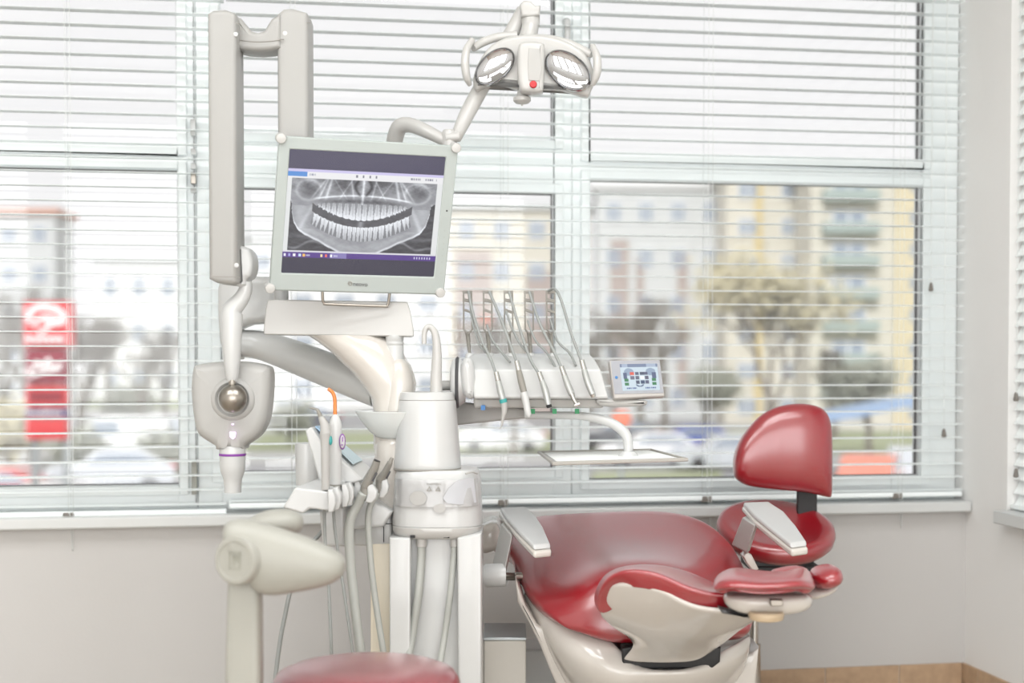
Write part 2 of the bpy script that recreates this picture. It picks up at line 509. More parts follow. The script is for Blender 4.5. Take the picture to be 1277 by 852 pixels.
for py in (495, 590):
    q = atX(1267, py, XR+.004)
    mk('pull_cord', tube([Vector((XR+.004, q.y, WZ1-.04)), Vector((XR+.004, q.y, q.z+.012))], .0008, 5, smooth=False), CORD, t)
    mk('tassel', lathe(q, [(.003, .014), (.005, .010), (.0085, -.010), (.006, -.014)], seg=14), TASS, t)

# ================================================================== X-RAY MACHINE
D = 3.55
t = thing('dental_xray_machine', 'white wall-arm dental x-ray machine hanging left of the monitor with a round ball joint', 'x-ray machine', V(290, 620, D))
def fr(px, py, d=D): return V(px, py, d)
mk('front_arm', puff([(265, 24), (272, 20), (287, 19), (298, 23), (300, 29), (300, 353), (292, 356), (275, 354), (265, 349)], D-.02, .055, .012, yaw=-.0), ARMG, t)
mk('rear_arm', puff([(350, 25), (358, 18), (368, 17), (386, 22), (388, 28), (388, 352), (350, 352)], D+.03, .055, .012), ARMG, t)
mk('arm_bridge', puff([(296, 24), (304, 27), (313, 38), (317, 43), (325, 45), (333, 43), (337, 36), (342, 28), (354, 22), (354, 64), (340, 67), (325, 68), (308, 67), (296, 64)], D+.01, .045, .012), ARMG, t)
for q_ in [puff([(296, 49.5), (312, 51.5), (325, 52), (340, 51), (354, 48.5), (354, 49.3), (340, 51.8), (325, 52.8), (312, 52.3), (296, 50.2)], D-.034, .002, .0005), puff([(265.5, 28.6), (299.5, 29.2), (299.5, 29.9), (265.5, 29.3)], D-.0745, .001, .0003), puff([(350.5, 27.6), (387.5, 28.2), (387.5, 28.9), (350.5, 28.3)], D-.0245, .001, .0003), puff([(265.5, 344.6), (299.5, 345.2), (299.5, 345.9), (265.5, 345.3)], D-.0745, .001, .0003)]: mk('seam_line', q_, MGREY, t)
for (x, y, dd) in ((294, 43, D-.076), (355.5, 42, D-.026), (295, 331, D-.076)):
    mk('screw_cap', lathe(V(x, y, dd), [(.006, 0), (.0055, .003), (.003, .004)], axis=-H, seg=16), WHITE, t)
mk('elbow_joint', [puff([(298, 310), (305, 308), (314, 312), (319, 322), (319.5, 335), (316, 346), (311, 350), (311, 358), (300, 358), (296, 350)], D+.02, .045, .014, smooth=3)], WHITE, t)
mk('neck_tube', [tube([V(306, 352, D), V(306, 362, D), V(300, 374, D), V(290, 386, D), V(289, 398, D)], [.0165, .017, .020, .024, .0265], 20)], WHITE, t)
mk('tapered_tube', [lathe(V(289, 392, D), [(.0265, 0), (.027, -.004), (.025, -.05), (.021, -.11), (.015, -.155), (.012, -.165)], seg=28)], WHITE, t)
mk('collar', [lathe(V(289.5, 476, D), [(.0075, .008), (.0085, .004), (.0085, -.006), (.011, -.012)], seg=20)], BRASS, t)
mk('swivel_ball', ellips(V(290.5, 497, D-.002), (.0345, .035, .035), 32, 20), BRASS, t)
hp = [(245, 459), (250, 455), (268, 452), (290, 450.5), (312, 451.5), (334, 456), (340, 462), (340.5, 482), (338, 510), (334, 528), (325, 543), (309, 555), (305.5, 560), (274, 560), (271, 555), (253, 543), (247, 530), (243.5, 505), (242.5, 480)]
xh = mk('xray_head', puff(hp, D+.09, .055, .028, n=6, smooth=3, bulge=.004), GREYW, t)
mk('socket_ring', lathe(V(290.5, 498, D+.037), [(.058, -.012), (.056, .002), (.050, .010), (.043, .012), (.038, .008), (.037, 0)], axis=-H, seg=40), GREYW, t)
mk('status_light', [puff([(286.5, 539), (294, 539), (293.5, 545), (290.5, 548), (287, 545)], D+.028, .002, .0006), puff([(289, 528.4), (291.6, 528.4), (291.6, 530), (289, 530)], D+.028, .002, .0004)], GLOW, xh)
mk('collimator', [vl(290, D+.07, [(556, 15.5), (561, 16.3), (565.5, 16.4)]), vl(290, D+.07, [(568.5, 16.2), (580, 15.8), (588, 15), (598, 11.5), (606, 10.8), (614.5, 10.4)]), ], WHITE, t)
mk('purple_ring', vl(290, D+.07, [(565.5, 16.5), (566, 16.7), (568, 16.7), (568.5, 16.5)]), PURPLE, t)

# ================================================================== OPERATING LAMP
D = 3.75
t = thing('operating_lamp', 'white two-reflector dental operating lamp with a red button above the monitor', 'lamp', V(566, 176, D))
mk('lower_arm', [tube([V(492, 215, D+.12), V(491, 185, D+.10), V(497, 160, D+.07), V(511, 156, D+.05), V(530, 163, D+.02), V(556, 176, D)], [.022, .022, .022, .020, .018, .015], 18)], WARM, t)
mk('arm_joint', [vl(560, D, [(190, 9), (178, 10), (166, 9.5), (162, 7)], seg=20), tube([V(556, 172, D-.01), V(573, 170, D-.01)], .014, 16, smooth=False)], WARM, t)
mk('upper_arm', tube([V(568, 174, D), V(575, 158, D), V(590, 128, D+.02), V(640, 38, D+.06), V(653, 12, D+.06)], [.014, .018, .021, .021, .018], 20), WARM, t)
mk('top_knuckle', [puff([(648, 8), (653, 3), (662, 4), (668, 10), (674, 9), (673, 22), (661, 24), (650, 23)], D+.04, .028, .008), vl(662, D+.04, [(22, 11), (25, 11.5), (33, 11)], seg=24), tube([V(662, 30, D+.04), V(660, 40, D+.035), V(658, 50, D+.03)], [.022, .023, .026], 20)], WARM, t)
hp = [(592, 112), (590, 100), (595, 84), (602, 71), (613, 58), (630, 49), (652, 45), (676, 45.5), (700, 51), (722, 62), (736, 78), (741, 100), (737, 114), (732, 122), (718, 118), (700, 113), (676, 112), (655, 114), (640, 111), (622, 106), (605, 109), (597, 114)]
hd = mk('lamp_head', puff(hp, D, .024, .012, n=5, smooth=2), WARM, t)
def refl(cx, cy, a, b, ang, dd, yaw):
    ca, sa = math.cos(ang), math.sin(ang)
    u = R*ca+Z*sa; w = -R*sa+Z*ca
    n = -H
    vs, fs = [], []; seg = 40
    c = V(cx, cy, dd)
    prof = [(1.04, 0), (1.04, .010), (.99, .012), (.97, .010), (.85, .0072), (.7, .0048), (.5, .0026), (.25, .0010), (.001, .0006)]
    for r, h in prof:
        for j in range(seg):
            an = 2*PI*j/seg
            vs.append(c+u*(a*r*math.cos(an))+w*(b*r*math.sin(an))+n*(h+.0))
    for i in range(len(prof)-1):
        for j in range(seg):
            x, y = i*seg+j, i*seg+(j+1) % seg; fs.append((x, y, y+seg, x+seg))
    return vs, fs
mk('reflector', refl(617, 84, 28*D/F, 17*D/F, math.radians(42), D-.024, 0), MIRROR, hd)
mk('reflector', refl(708, 89, 31*D/F, 20*D/F, math.radians(-38), D-.024, 0), MIRROR, hd)
cp = mk('centre_capsule', puff([(646, 62), (651, 55), (664, 54), (676, 56), (679, 64), (678, 108), (674, 117), (656, 117), (648, 112), (645, 90)], D-.045, .03, .012, smooth=2), WARM, hd)
mk('display_strip', puff([(659.5, 60), (673, 61), (675.5, 86), (672.5, 101), (659, 100), (658.5, 80)], D-.0755, .002, .001), GREYW, hd)
mk('red_button', lathe(V(665, 105.5, D-.075), [(.0095, 0), (.0095, .003), (.0075, .006), (.003, .007)], axis=-H, seg=20), REDBTN, hd)
mk('side_handle', tube([V(589, 50, D-.03), V(582, 62, D-.05), V(580, 80, D-.06), V(582, 96, D-.055), V(586, 106, D-.04)], [.008, .010, .011, .010, .006], 16), WARM, t)
mk('side_handle', tube([V(739, 57, D-.03), V(744, 70, D-.05), V(745, 84, D-.055), V(743, 96, D-.05), V(739, 106, D-.04)], [.007, .010, .011, .010, .006], 16), WARM, t)
mk('handle_arm', tube([V(590, 60, D-.02), V(604, 52, D), V(622, 46, D), V(645, 44, D)], [.010, .011, .011, .010], 14), WARM, t)
mk('handle_arm', tube([V(668, 47, D), V(690, 50, D), V(714, 57, D), V(738, 68, D-.02)], [.010, .012, .012, .010], 14), WARM, t)
mk('bottom_knob', [vl(651, D-.01, [(112, 5), (119, 7), (122, 11), (126, 11), (129, 8), (130, 1.5), (132, 1.2)], seg=28)], WARM, t)

# ================================================================== MONITOR
def solve3(p):      # plane 1/d = a + b x + c y through three pixel points
    (x1, y1, d1), (x2, y2, d2), (x3, y3, d3) = p
    k = Matrix(((1, x1, y1), (1, x2, y2), (1, x3, y3))); r_ = Vector((1/d1, 1/d2, 1/d3)); return k.inverted() @ r_
MD = 3.42
ab = solve3([(348, 170, MD), (572, 182, MD*1.030), (336, 363, MD*1.022)])
def PD(px, py): return 1/(ab[0]+ab[1]*px+ab[2]*py)
def PM(px, py, off=0):
    return V(px, py, PD(px, py)) + MN*off
MN = (V(336, 363, PD(336, 363))-V(348, 170, PD(348, 170))).cross(V(572, 182, PD(572, 182))-V(348, 170, PD(348, 170))).normalized()
if MN.dot(-H) < 0: MN = -MN
def slab(poly, n0, n1, P=PM):
    a = [P(x, y, n0) for x, y in poly]; b = [P(x, y, n1) for x, y in poly]; return loft([a, b])
def quadlerp(Q, u, v):
    (a, b, c, d) = Q   # TL TR BR BL
    x = (a[0]*(1-u)+b[0]*u)*(1-v)+(d[0]*(1-u)+c[0]*u)*v
    y = (a[1]*(1-u)+b[1]*u)*(1-v)+(d[1]*(1-u)+c[1]*u)*v
    return x, y
def painted(name, Q, P, off, nx, ny, func, m, parent):
    me = bpy.data.meshes.new(name); org = ORG[parent.name]
    vs = [P(*quadlerp(Q, i/nx, j/ny), off)-org for j in range(ny+1) for i in range(nx+1)]
    fs = [(j*(nx+1)+i, (j+1)*(nx+1)+i, (j+1)*(nx+1)+i+1, j*(nx+1)+i+1) for j in range(ny) for i in range(nx)]
    me.from_pydata(vs, [], fs)
    ca = me.color_attributes.new('Col', 'FLOAT_COLOR', 'POINT')
    dat = []
    for j in range(ny+1):
        for i in range(nx+1):
            c = lin(func(i/nx, j/ny)); dat += [*c, 1]
    ca.data.foreach_set('color', dat)
    me.materials.append(m)
    ob = bpy.data.objects.new(name, me); col.objects.link(ob); ob.parent = parent; ORG[ob.name] = org
    return ob
t = thing('monitor', 'flat grey-framed monitor showing a panoramic dental x-ray, standing tilted above the white console', 'monitor', PM(445, 366, -.03))
bz = [(348.5, 169.5), (572, 182), (553.5, 368), (336, 362.5)]
scn = [(361.5, 186), (556, 196), (541, 345.5), (350.7, 340.5)]
def ringslab(outer, inner, n0, n1):
    v = [PM(x, y, n) for n in (n0, n1) for x, y in outer] + [PM(x, y, n) for n in (n0, n1) for x, y in inner]
    f = []
    for i in range(4):
        j = (i+1) % 4
        f += [(i, j, 4+j, 4+i), (8+i, 12+i, 12+j, 8+j), (4+i, 4+j, 12+j, 12+i), (i, 8+i, 8+j, j)]
    return v, f
mk('bezel', ringslab(bz, scn, -.02, .0), BEZEL, t, bev=.003)
mk('back_housing', slab([(349, 171), (571, 183), (553, 367), (337, 361)], -.055, -.006), WHITE, t, bev=.004)
SCR = screenmat('screen_picture', .95)
NSEED = [random.random()*10 for _ in range(20)]
def nz(x, y):
    s = 0
    for k in range(4):
        f_ = 2.3*2**k; s += math.sin(f_*x*2.1+NSEED[k]+1.7*math.sin(f_*y*1.3+NSEED[k+5]))*math.cos(f_*y*1.9+NSEED[k+9]+1.2*math.sin(f_*x+NSEED[k+3]))/(1.5**k)
    return s/2.2
def gs(x, s): return math.exp(-(x/s)**2)
JAW = [(0, 1.06), (.12, 1.03), (.2, .955), (.29, .86), (.37, .79), (.42, .73), (.455, .63), (.475, .48), (.482, .33), (.5, .30)]
def interp(tb, x):
    for (a, b), (c, d) in zip(tb[:-1], tb[1:]):
        if x <= c:
            k = (x-a)/(c-a); k = k*k*(3-2*k)*.35+k*.65; return b+(d-b)*k
    return tb[-1][1]
UT = [0, .040, .084, .130, .174, .214, .250, .282, .312]          # upper tooth borders from the middle
LT = [0, .026, .054, .088, .124, .168, .222, .278, .330]
def band(tb, a):
    for k in range(len(tb)-1):
        if tb[k] <= a < tb[k+1]: return k, (a-tb[k])/(tb[k+1]-tb[k])
    return None, 0
def xray(u, v):
    m_ = .497; a = abs(u-m_); t_ = (u-m_)/.31; sg_ = 1 if u > m_ else -1
    b = .56+.05*nz(u*3, v*2.5)+.03*nz(u*13, v*11)
    b -= .26*gs(v+.0, .17)*gs(a-.13, .12)
    b += .16*nz(u*7+3, v*5)*gs(v-.08, .13)
    for c_, sl, w_, am in ((.235, .12, .010, .30), (.27, .2, .007, .22), (.075, -.1, .007, .2), (.115, .3, .006, .18), (.16, -.35, .006, .15), (.30, .35, .009, .2)):
        b += am*gs(a-c_-sl*(v-.12), w_)*max(0, min(1, (.30-v)*12))
    b -= .34*gs(a-.035-.02*math.sin(v*18), .011)*(v < .22)
    b += .34*gs(u-m_, .009)*(v < .34)
    b -= .22*math.exp(-((a-.375)/.065)**2-((v-.15)/.10)**2)
    b += .13*gs(math.hypot((a-.375)/.085, (v-.16)/.14)-1, .13)
    b += .36*gs(v-(.215+.055*t_*t_), .013)*max(0, min(1, (1.12-abs(t_))*6))
    b -= .28*gs(v-(.295+.03*t_*t_), .030)*max(0, 1-abs(t_)**4)*(.8+.5*nz(u*14, v*7))
    # ascending ramus and jaw angle
    b += .10*gs(a-.42, .05)*(v > .38)
    b += .12*gs(a-.36-.25*(v-.45), .018)*(.36 < v < .7)
    # upper teeth
    y1 = .345+.005*t_*t_; y2 = .575-.19*t_*t_
    k, f_ = band(UT, a)
    if k is not None:
        crown = math.sin(PI*f_)**.45
        edge = y2-.012-.018*(1-crown)+(.010*math.cos(4*PI*f_) if k > 3 else 0)
        if y1-.02*math.sin(PI*f_) < v < edge:
            h_ = (v-y1)/(y2-y1); wid = .55+.45*min(1, h_*1.5)
            inside = abs(f_-.5)*2 < wid*.93
            if inside: b = .70+.24*h_-.12*gs(f_-.5, .10)*(h_ < .7)+.05*nz(u*30, v*20)
            else: b = .52
        elif edge <= v < y2+.03: b = .30
    # bite gap and lower teeth
    g1 = y2; g2 = .655-.165*t_*t_
    if a < .345 and g1-.004 <= v < g2: b = .28+.05*nz(u*8, v*8)+.25*gs(a, .02)*(v > .58)
    k, f_ = band(LT, a-.14*max(0, v-g2)*max(0, abs(t_)-.35))
    if k is not None:
        crown = math.sin(PI*f_)**.45; top = g2+.014*(1-crown)-(.008*math.cos(4*PI*f_) if k > 4 else 0)
        ln = .20-.02*abs(t_)
        if top < v < g2+ln:
            h_ = (v-g2)/ln; wid = 1-.45*h_
            split = k > 4 and h_ > .5 and abs(f_-.5) < .13*(h_-.3)*2
            if abs(f_-.5)*2 < wid*.95 and not split: b = .93-.22*h_-.10*gs(f_-.5, .1)+.04*nz(u*30, v*20)
            else: b = .50-.04*h_
    low = interp(JAW, abs(u-.49)); dj = v-low
    if dj > 0 and v > .30:
        b = .20+.10*nz(u*5, v*8)+.22*gs(v-.90-.35*(a-.35)-.03*math.sin(u*30), .02)*(v > .7)+.12*gs(v-.80+.2*(a-.45), .03)
    b += .26*gs(dj+.018, .016)*(v > .3)*(1 if a < .47 else .6)
    b += .08*gs(dj+.10, .05)*(v > .7)
    b = max(.10, min(.98, b*1.03+.03)); g_ = b*242
    return (g_*.975, g_*.99, min(255, g_+3))
def scrpix(u, v):
    if v < .155 or v > .872: return (52, 48, 76) if v < .2 else (46, 44, 62)
    if v < .175: return (196, 190, 226)
    if v < .228:
        if u < .125 and v < .215: return (70, 134, 204)
        if .135 < u < .18 and .19 < v < .205 and int(u*400) % 3: return (150, 154, 170)
        for cx_ in (.445, .487, .53, .57):
            if abs(u-cx_) < .006 and .185 < v < .208: return (110, 112, 124)
        if (.79 < u < .855 or .885 < u < .935 or .95 < u < .962) and .19 < v < .205 and int(u*350) % 3: return (130, 132, 144)
        return (226, 226, 228)
    if v > .815 + .0*u:
        if v < .83: return (214, 214, 220)
        c = (78, 48, 132)
        if .31 < u < .42: c = (128, 118, 176)
        for cx_, cc in ((.015, (230, 230, 240)), (.045, (160, 160, 220)), (.078, (240, 240, 240)), (.112, (200, 220, 250)), (.14, (240, 190, 90)), (.255, (240, 220, 160)), (.285, (240, 110, 90)), (.318, (240, 240, 250))):
            if abs(u-cx_) < .008 and .84 < v < .862: return cc
        if (.15 < u < .19 or .33 < u < .36) and .845 < v < .858 and int(u*300) % 2: return (220, 220, 240)
        if .85 < u < .975 and .843 < v < .86 and int(u*120) % 2: return (200, 200, 225)
        return c
    if u < .028 or u > .965: return (220, 222, 222)
    return xray((u-.028)/.937, (v-.228)/.587)
scr = painted('screen', scn, PM, -.0035, 300, 230, scrpix, SCR, t)
for (x, y) in ((350.5, 172.5), (568.5, 184.5), (549, 365), (337, 359.5)):
    mk('corner_bumper', lathe(PM(x, y, -.03), [(.0115, 0), (.0125, .004), (.0125, .034), (.011, .037), (.004, .038)], axis=MN, seg=28), WARM, t)
hb = [PM(402.5, 362, -.008), PM(403, 375, -.008), PM(405, 378.5, -.008), PM(410, 380, -.008), PM(478, 382.5, -.008), PM(483, 382, -.008), PM(485, 378, -.008), PM(486.5, 366, -.008)]
mk('carry_handle', tube(hb, .0036, 12, n=3), BRASS, t)
mk('sensor_dot', lathe(PM(557.3, 263, 0), [(.0022, 0), (.002, .0006)], axis=MN, seg=14), BLACK, t)
for (x, y) in ((554.5, 288), (554, 296), (553.2, 304), (552.6, 311), (551.8, 319), (551, 327), (550, 341)):
    mk('button_mark', lathe(PM(x, y, 0), [(.0009, 0), (.0008, .0005)], axis=MN, seg=8), MGREY, t)
def text(name, s, org, xdir, updir, size, m, parent, depth=.0004, align='CENTER', font_bold=False):
    cu = bpy.data.curves.new(name, 'FONT'); cu.body = s; cu.size = size; cu.extrude = depth; cu.align_x = align; cu.align_y = 'CENTER'
    if font_bold: cu.offset = size*.018
    to = bpy.data.objects.new('tmp_text', cu); col.objects.link(to)
    dg = bpy.context.evaluated_depsgraph_get(); dg.update()
    me = bpy.data.meshes.new_from_object(to.evaluated_get(dg)); bpy.data.objects.remove(to)
    xd = Vector(xdir).normalized(); n = xd.cross(Vector(updir)).normalized(); ud = n.cross(xd)
    Mx = Matrix((xd, ud, n)).transposed().to_4x4(); Mx.translation = Vector(org)-ORG[parent.name]
    me.transform(Mx); me.materials.clear(); me.materials.append(m)
    ob = bpy.data.objects.new(name, me); col.objects.link(ob); ob.parent = parent; ORG[ob.name] = ORG[parent.name]
    return ob
mx_ = PM(458, 354.5, .0)-PM(430, 353.2, 0); mu_ = PM(445, 345, 0)-PM(445, 355, 0)
text('brand_lettering', 'neovo', PM(449.3, 354.6, .0006), mx_, mu_, .0145, DGREY, t)
c0 = PM(436.5, 353.6, .0002)
mk('brand_emblem', [tube([c0+(mx_.normalized()*math.cos(a)+mu_.normalized()*math.sin(a))*.0048 for a in [2*PI*k/20 for k in range(21)]], .0010, 6, smooth=False),
                    tube([c0+(mx_.normalized()*math.cos(a)+mu_.normalized()*math.sin(a))*.0022 for a in [2*PI*k/14 for k in range(11)]], .0009, 6, smooth=False)], MGREY, t)

# ================================================================== DENTAL UNIT
D = 3.6
t = thing('dental_unit', 'white dental treatment unit with console shelf, curved support arm and spittoon tower', 'dental unit', V(540, 852, D).xyz * 1)
t.location.z = 0; ORG[t.name] = Vector(t.location)
unit = t
# console shelf
def con(px0, px1, y, d, dy=0): return None
rows = []
for (x0, x1, y0, y1) in ((333.5, 508, 373.5, 376.5), (331, 512, 385, 388), (328.5, 516, 410, 412.5), (328.5, 516.5, 416, 418.5), (331, 513, 417.5, 420)):
    dd = D
    a = V(x0, y0, dd); b = V(x1, y1, dd)
    rows.append([a, b, b+H*.17-R*.012, a+H*.17+R*.012])
mk('console_shelf', loft(rows), WARM, t, bev=.006, bevseg=3)
mk('monitor_stem', vl(351, D+.09, [(378, 9), (355, 9)], seg=20), WHITE, t)
mk('shelf_post', [vl(492, D+.02, [(418, 11.5), (424, 11.5), (424.8, 11), (426.8, 11), (427.5, 11.6), (430, 11.6), (430.8, 11), (432, 11.4), (462, 11.6)], seg=28)], WHITE, t)
# main curved body : loft of elliptical sections
def secloft(secs, seg=28, pw=2.4):
    rows = []
    for (px, py, d, rx, ry) in secs:     # centre, radius along R (px), radius along depth (m)
        c = V(px, py, d); row = []
        for j in range(seg):
            an = 2*PI*j/seg; cc, ss = math.cos(an), math.sin(an); k = (abs(cc)**pw+abs(ss)**pw)**(-1/pw)
            row.append(c+R*(cc*k*rx*d/F)+H*(ss*k*ry))
        rows.append(row)
    return loft(rows)
mk('curved_support', secloft([(433, 418.5, D+.06, 49, .07), (444, 426, D+.06, 48, .075), (457, 438, D+.06, 45, .08), (466, 450, D+.06, 42, .08), (476, 464, D+.06, 37, .08), (483, 480, D+.06, 31, .075), (489, 495, D+.06, 26.5, .07), (491, 512, D+.06, 25, .07), (491, 560, D+.06, 25, .07)], pw=2.2), SHELL, t, ang=60)
mk('support_shoulder', secloft([(497, 448, D+.04, 9, .04), (498, 455, D+.04, 14, .05), (499, 466, D+.04, 17, .055), (500, 478, D+.04, 19, .06), (499, 495, D+.04, 18, .06), (496, 512, D+.04, 17, .06)], pw=2.2), SHELL, t, ang=60)
# big swing arm behind
mk('swing_arm', tube([V(300, 428, D+.30), V(330, 432, D+.30), V(380, 450, D+.24), V(430, 470, D+.18), V(475, 489, D+.12)], [.036, .040, .045, .046, .044], 24), WHITE, t)
mk('joint_seam', tube([V(329.5, 432, D+.30), V(331.5, 432.3, D+.30)], [.0405, .0405], 28, smooth=False), MGREY, t)
mk('swing_arm_joint', [tube([V(302, 429, D+.30), V(331, 431, D+.30)], [.032, .036], 24, smooth=False), puff([(275, 362), (282, 350), (300, 346), (330, 346), (346, 352), (346, 398), (330, 404), (302, 410), (302, 448), (286, 444), (277, 425)], D+.3, .05, .02, smooth=2)], WHITE, t)
# tower column
mk('tower_column', [puff([(490, 664), (516, 664), (514, 852+140), (490, 852+140)], D-.0, .10, .006), puff([(572, 664), (602, 658), (602, 992), (574, 992)], D-.0, .10, .008), puff([(508, 660), (580, 660), (578, 992), (508, 992)], D+.035, .09, .004)], WHITE, t)
mk('service_panel', puff([(466, 672), (491, 672), (491, 992), (466, 992)], D+.06, .08, .006), mat('ivory_panel', (226, 218, 200), .35), t)
mk('rear_housing', [puff([(444, 654), (444, 676), (470, 676.5), (492, 675), (492, 632), (478, 628), (458, 640)], D+.05, .08, .01)], WHITE, t)
mk('housing_gap', [box(V(477, 653.3, D-.0305), (.055, .004, .0022), frame='v'), box(V(478.6, 665, D-.0305), (.002, .004, .045), frame='v')], BLACK, t)
# bowl
bw = mk('spittoon_bowl', vl(498, D+.03, [(513.5, 55), (512, 55.5), (512, 54), (519, 50), (528, 43.5), (537, 36), (543, 29), (546.5, 22), (546.5, 5)][::1], seg=44), BOWLG, t, solid=.003)
mk('bowl_base', vl(498, D+.03, [(546, 28), (549, 27), (555, 30), (575, 31), (632, 31)], seg=30), SHELL, t)
# tower
tw = mk('water_tower', [vl(533, D-.02, [(499, 35), (500.5, 35.6), (520, 37.2), (550, 39.5), (575, 41.5), (581, 42), (583, 41.5)], seg=44, pw=2.3)], WHITE, t)
mk('tower_cap', [vl(532.5, D-.02, [(490, 27), (488.6, 31), (489.6, 33), (494, 34.2), (498.3, 35)][::1], seg=44, pw=2.3)], WHITE, t)
for q_ in (vl(533, D-.02, [(498.2, 34.6), (498.6, 35), (499.1, 34.6)], seg=44, pw=2.3), vl(533, D-.02, [(583, 41.3), (584.4, 42.3), (585.2, 41.3)], seg=44, pw=2.3)): mk('seam_ring', q_, MGREY, t)
mk('water_spout', tube([V(544, 492, D-.05), V(544, 470, D-.05), V(545, 440, D-.05), V(543, 418, D-.05), V(537, 408, D-.05), V(531, 410, D-.05), V(529, 419, D-.05), V(529, 429, D-.05)], [.0155, .014, .0115, .009, .0075, .007, .0065, .006], 20, n=5), WARM, t)
# housing below tower
mk('filter_housing', [vl(546, D-.01, [(584, 49), (588, 51.5), (600, 54), (625, 55), (645, 56), (652, 56)], seg=52, pw=3.0, sy=.95)], WHITE, t, ang=50)
mk('lower_collar', [vl(546, D-.01, [(652.5, 55), (653.5, 56), (658, 55.5), (664, 53.5), (667, 49)], seg=52, pw=3.0, sy=.95)], WARM, t, ang=50)
def hs(px, py, off=0.0):  # point on the front of the housing
    x = (px-546)/55.0; k = (1-min(.98, abs(x))**3.0)**(1/3.0)
    return V(px, py, D-.01) - H*(k*55*D/F*.95*(1-.0)+off) 
def patch(poly_uv, nx, ny, x0, x1, y0, y1, off, th):
    a = [[hs(x0+(x1-x0)*i/nx, y0+(y1-y0)*j/ny, off) for i in range(nx+1)] for j in range(ny+1)]
    return loft(a, cap=False, closed_rows=False)
mk('clear_cover', patch(None, 24, 3, 496, 597, 594, 627, .004, .002), COVER, t, solid=.002)
def disc_on(px, py, rx, ry, off):
    vs = [hs(px, py, off)]+[hs(px+rx*math.cos(2*PI*k/28), py+ry*math.sin(2*PI*k/28), off) for k in range(28)]
    return vs, [(0, 1+k, 1+(k+1) % 28) for k in range(28)]
mk('filter_cap', disc_on(525, 616, 10.5, 8.5, .0075), GREYW, t, solid=.001)
mk('filter_mesh', [(lambda P: ([hs(577, 609, .0075)]+[hs(x, y, .0075) for x, y in P], [(0, 1+k, 1+(k+1) % len(P)) for k in range(len(P))]))([(555, 616), (562, 604), (571, 596), (584, 592), (592, 592), (595, 623), (575, 624), (560, 622)])], mat('grey_filter_mesh', (186, 188, 192), .5), t, solid=.001)
tri = lambda x, y, s: ([hs(x, y-s, .009), hs(x+s, y+s*.9, .009), hs(x-s, y+s*.9, .009), hs(x, y-s*.35, .0092), hs(x+s*.5, y+s*.6, .0092), hs(x-s*.5, y+s*.6, .0092)], [(0, 1, 4, 3), (1, 2, 5, 4), (2, 0, 3, 5)])
mk('warning_symbol', [tri(538.5, 604.5, 3.4), tri(549.2, 604.5, 3.4)], MGREY, t, solid=.0005)
text('warning_lettering', 'WARNING', hs(544, 599, .0095), R, Z, .0075, MGREY, t)
mk('cover_notch', [disc_on(551, 628.5, 7.5, 5.5, .0055)], GREYW, t, solid=.001)
mk('cover_latch', tube([hs(582, 587, .002), hs(590, 585.5, .004), hs(596, 588, .002)], .0022, 10), GREYW, t)
# hose ports and front hoses
for (x, w_) in ((515, 6), (557, 7.5)):
    mk('hose_slot', box(V(x, 668.5, D-.095), (w_*D/F, .03, 3.2*D/F), frame='v'), BLACK, t)
mk('warning_sticker', puff([(512.5, 679), (517.5, 679), (517.5, 672)], D-.057, .001, .0003), WARNY, t)
def hose(name, pts, r, m, parent, ribs=False, **k):
    P = cat([(*V(*p),) for p in pts], 8)
    P = [Vector(p) for p in P]
    if ribs:
        # corrugated tube
        Q, rr = [], []
        L = 0; acc = [0]
        for a, b in zip(P[:-1], P[1:]): acc.append(acc[-1]+(b-a).length)
        s = 0; i = 0; step = .0022; c = 0
        while s < acc[-1]:
            while acc[i+1] < s: i += 1
            u = (s-acc[i])/(acc[i+1]-acc[i]); Q.append(P[i].lerp(P[i+1], u)); rr.append(r*(1 if c % 2 else .93)); s += step; c += 1
        return mk(name, tube(Q, rr, 14, smooth=False), m, parent, ang=80, cleandup=False)
    return mk(name, tube(P, r, 14, smooth=False), m, parent)
mk('hose_collar', vl(525.6, D-.08, [(666, 6.8), (681.5, 6.8), (682, 6)], seg=24), WARM, t)
mk('hose_collar', vl(567, D-.08, [(664, 5.6), (681.5, 5.6), (682, 4.6)], seg=24), WARM, t)
hose('suction_hose', [(525.6, 680, D-.08), (525, 700, D-.08), (521.6, 741, D-.085), (515, 785, D-.08), (509, 822, D-.10), (500, 880, D-.14), (488, 940, D-.2)], .0105, HOSEW, t, ribs=True)
hose('suction_hose', [(566.5, 680, D-.08), (565.5, 700, D-.08), (561.5, 741, D-.085), (555, 790, D-.08), (549, 826, D-.10), (540, 880, D-.14), (530, 940, D-.2)], .0082, HOSEW, t, ribs=True)

# ================================================================== ASSISTANT INSTRUMENT HOLDER
D = 3.4
t = thing('instrument_holder', 'white assistant instrument holder with ribbed end and slanted keypad, left of the spittoon tower', 'instrument holder', V(400, 643, D))
hold = t
mk('holder_body', [loft([[V(x, y, dd) for x, y in poly] for dd, poly in (
    (D-.05, [(352.5, 633.5), (368, 608), (409, 613.5), (413, 638), (386, 634.5), (378, 641)]),
    (D+.03, [(360, 628), (379, 603), (421, 604), (425, 628), (398, 628), (388, 634)]),
    (D+.11, [(385, 618), (396, 597), (445, 590), (450, 612), (420, 618), (410, 622)]))])], WHITE, t, bev=.005, bevseg=3)
for i, (x, y) in enumerate(((414.5, 624), (421, 621.5), (431.5, 617.5), (437, 615.5), (447, 612))):
    dd = D-.045+.035*i
    mk('holder_rib', puff([(x-4, y-14), (x+1.5, y-14.5), (x+5.2, y-6), (x+5.2, y+4), (x+2.5, y+13), (x-3.5, y+14)], dd, .026, .003), WHITE, t)
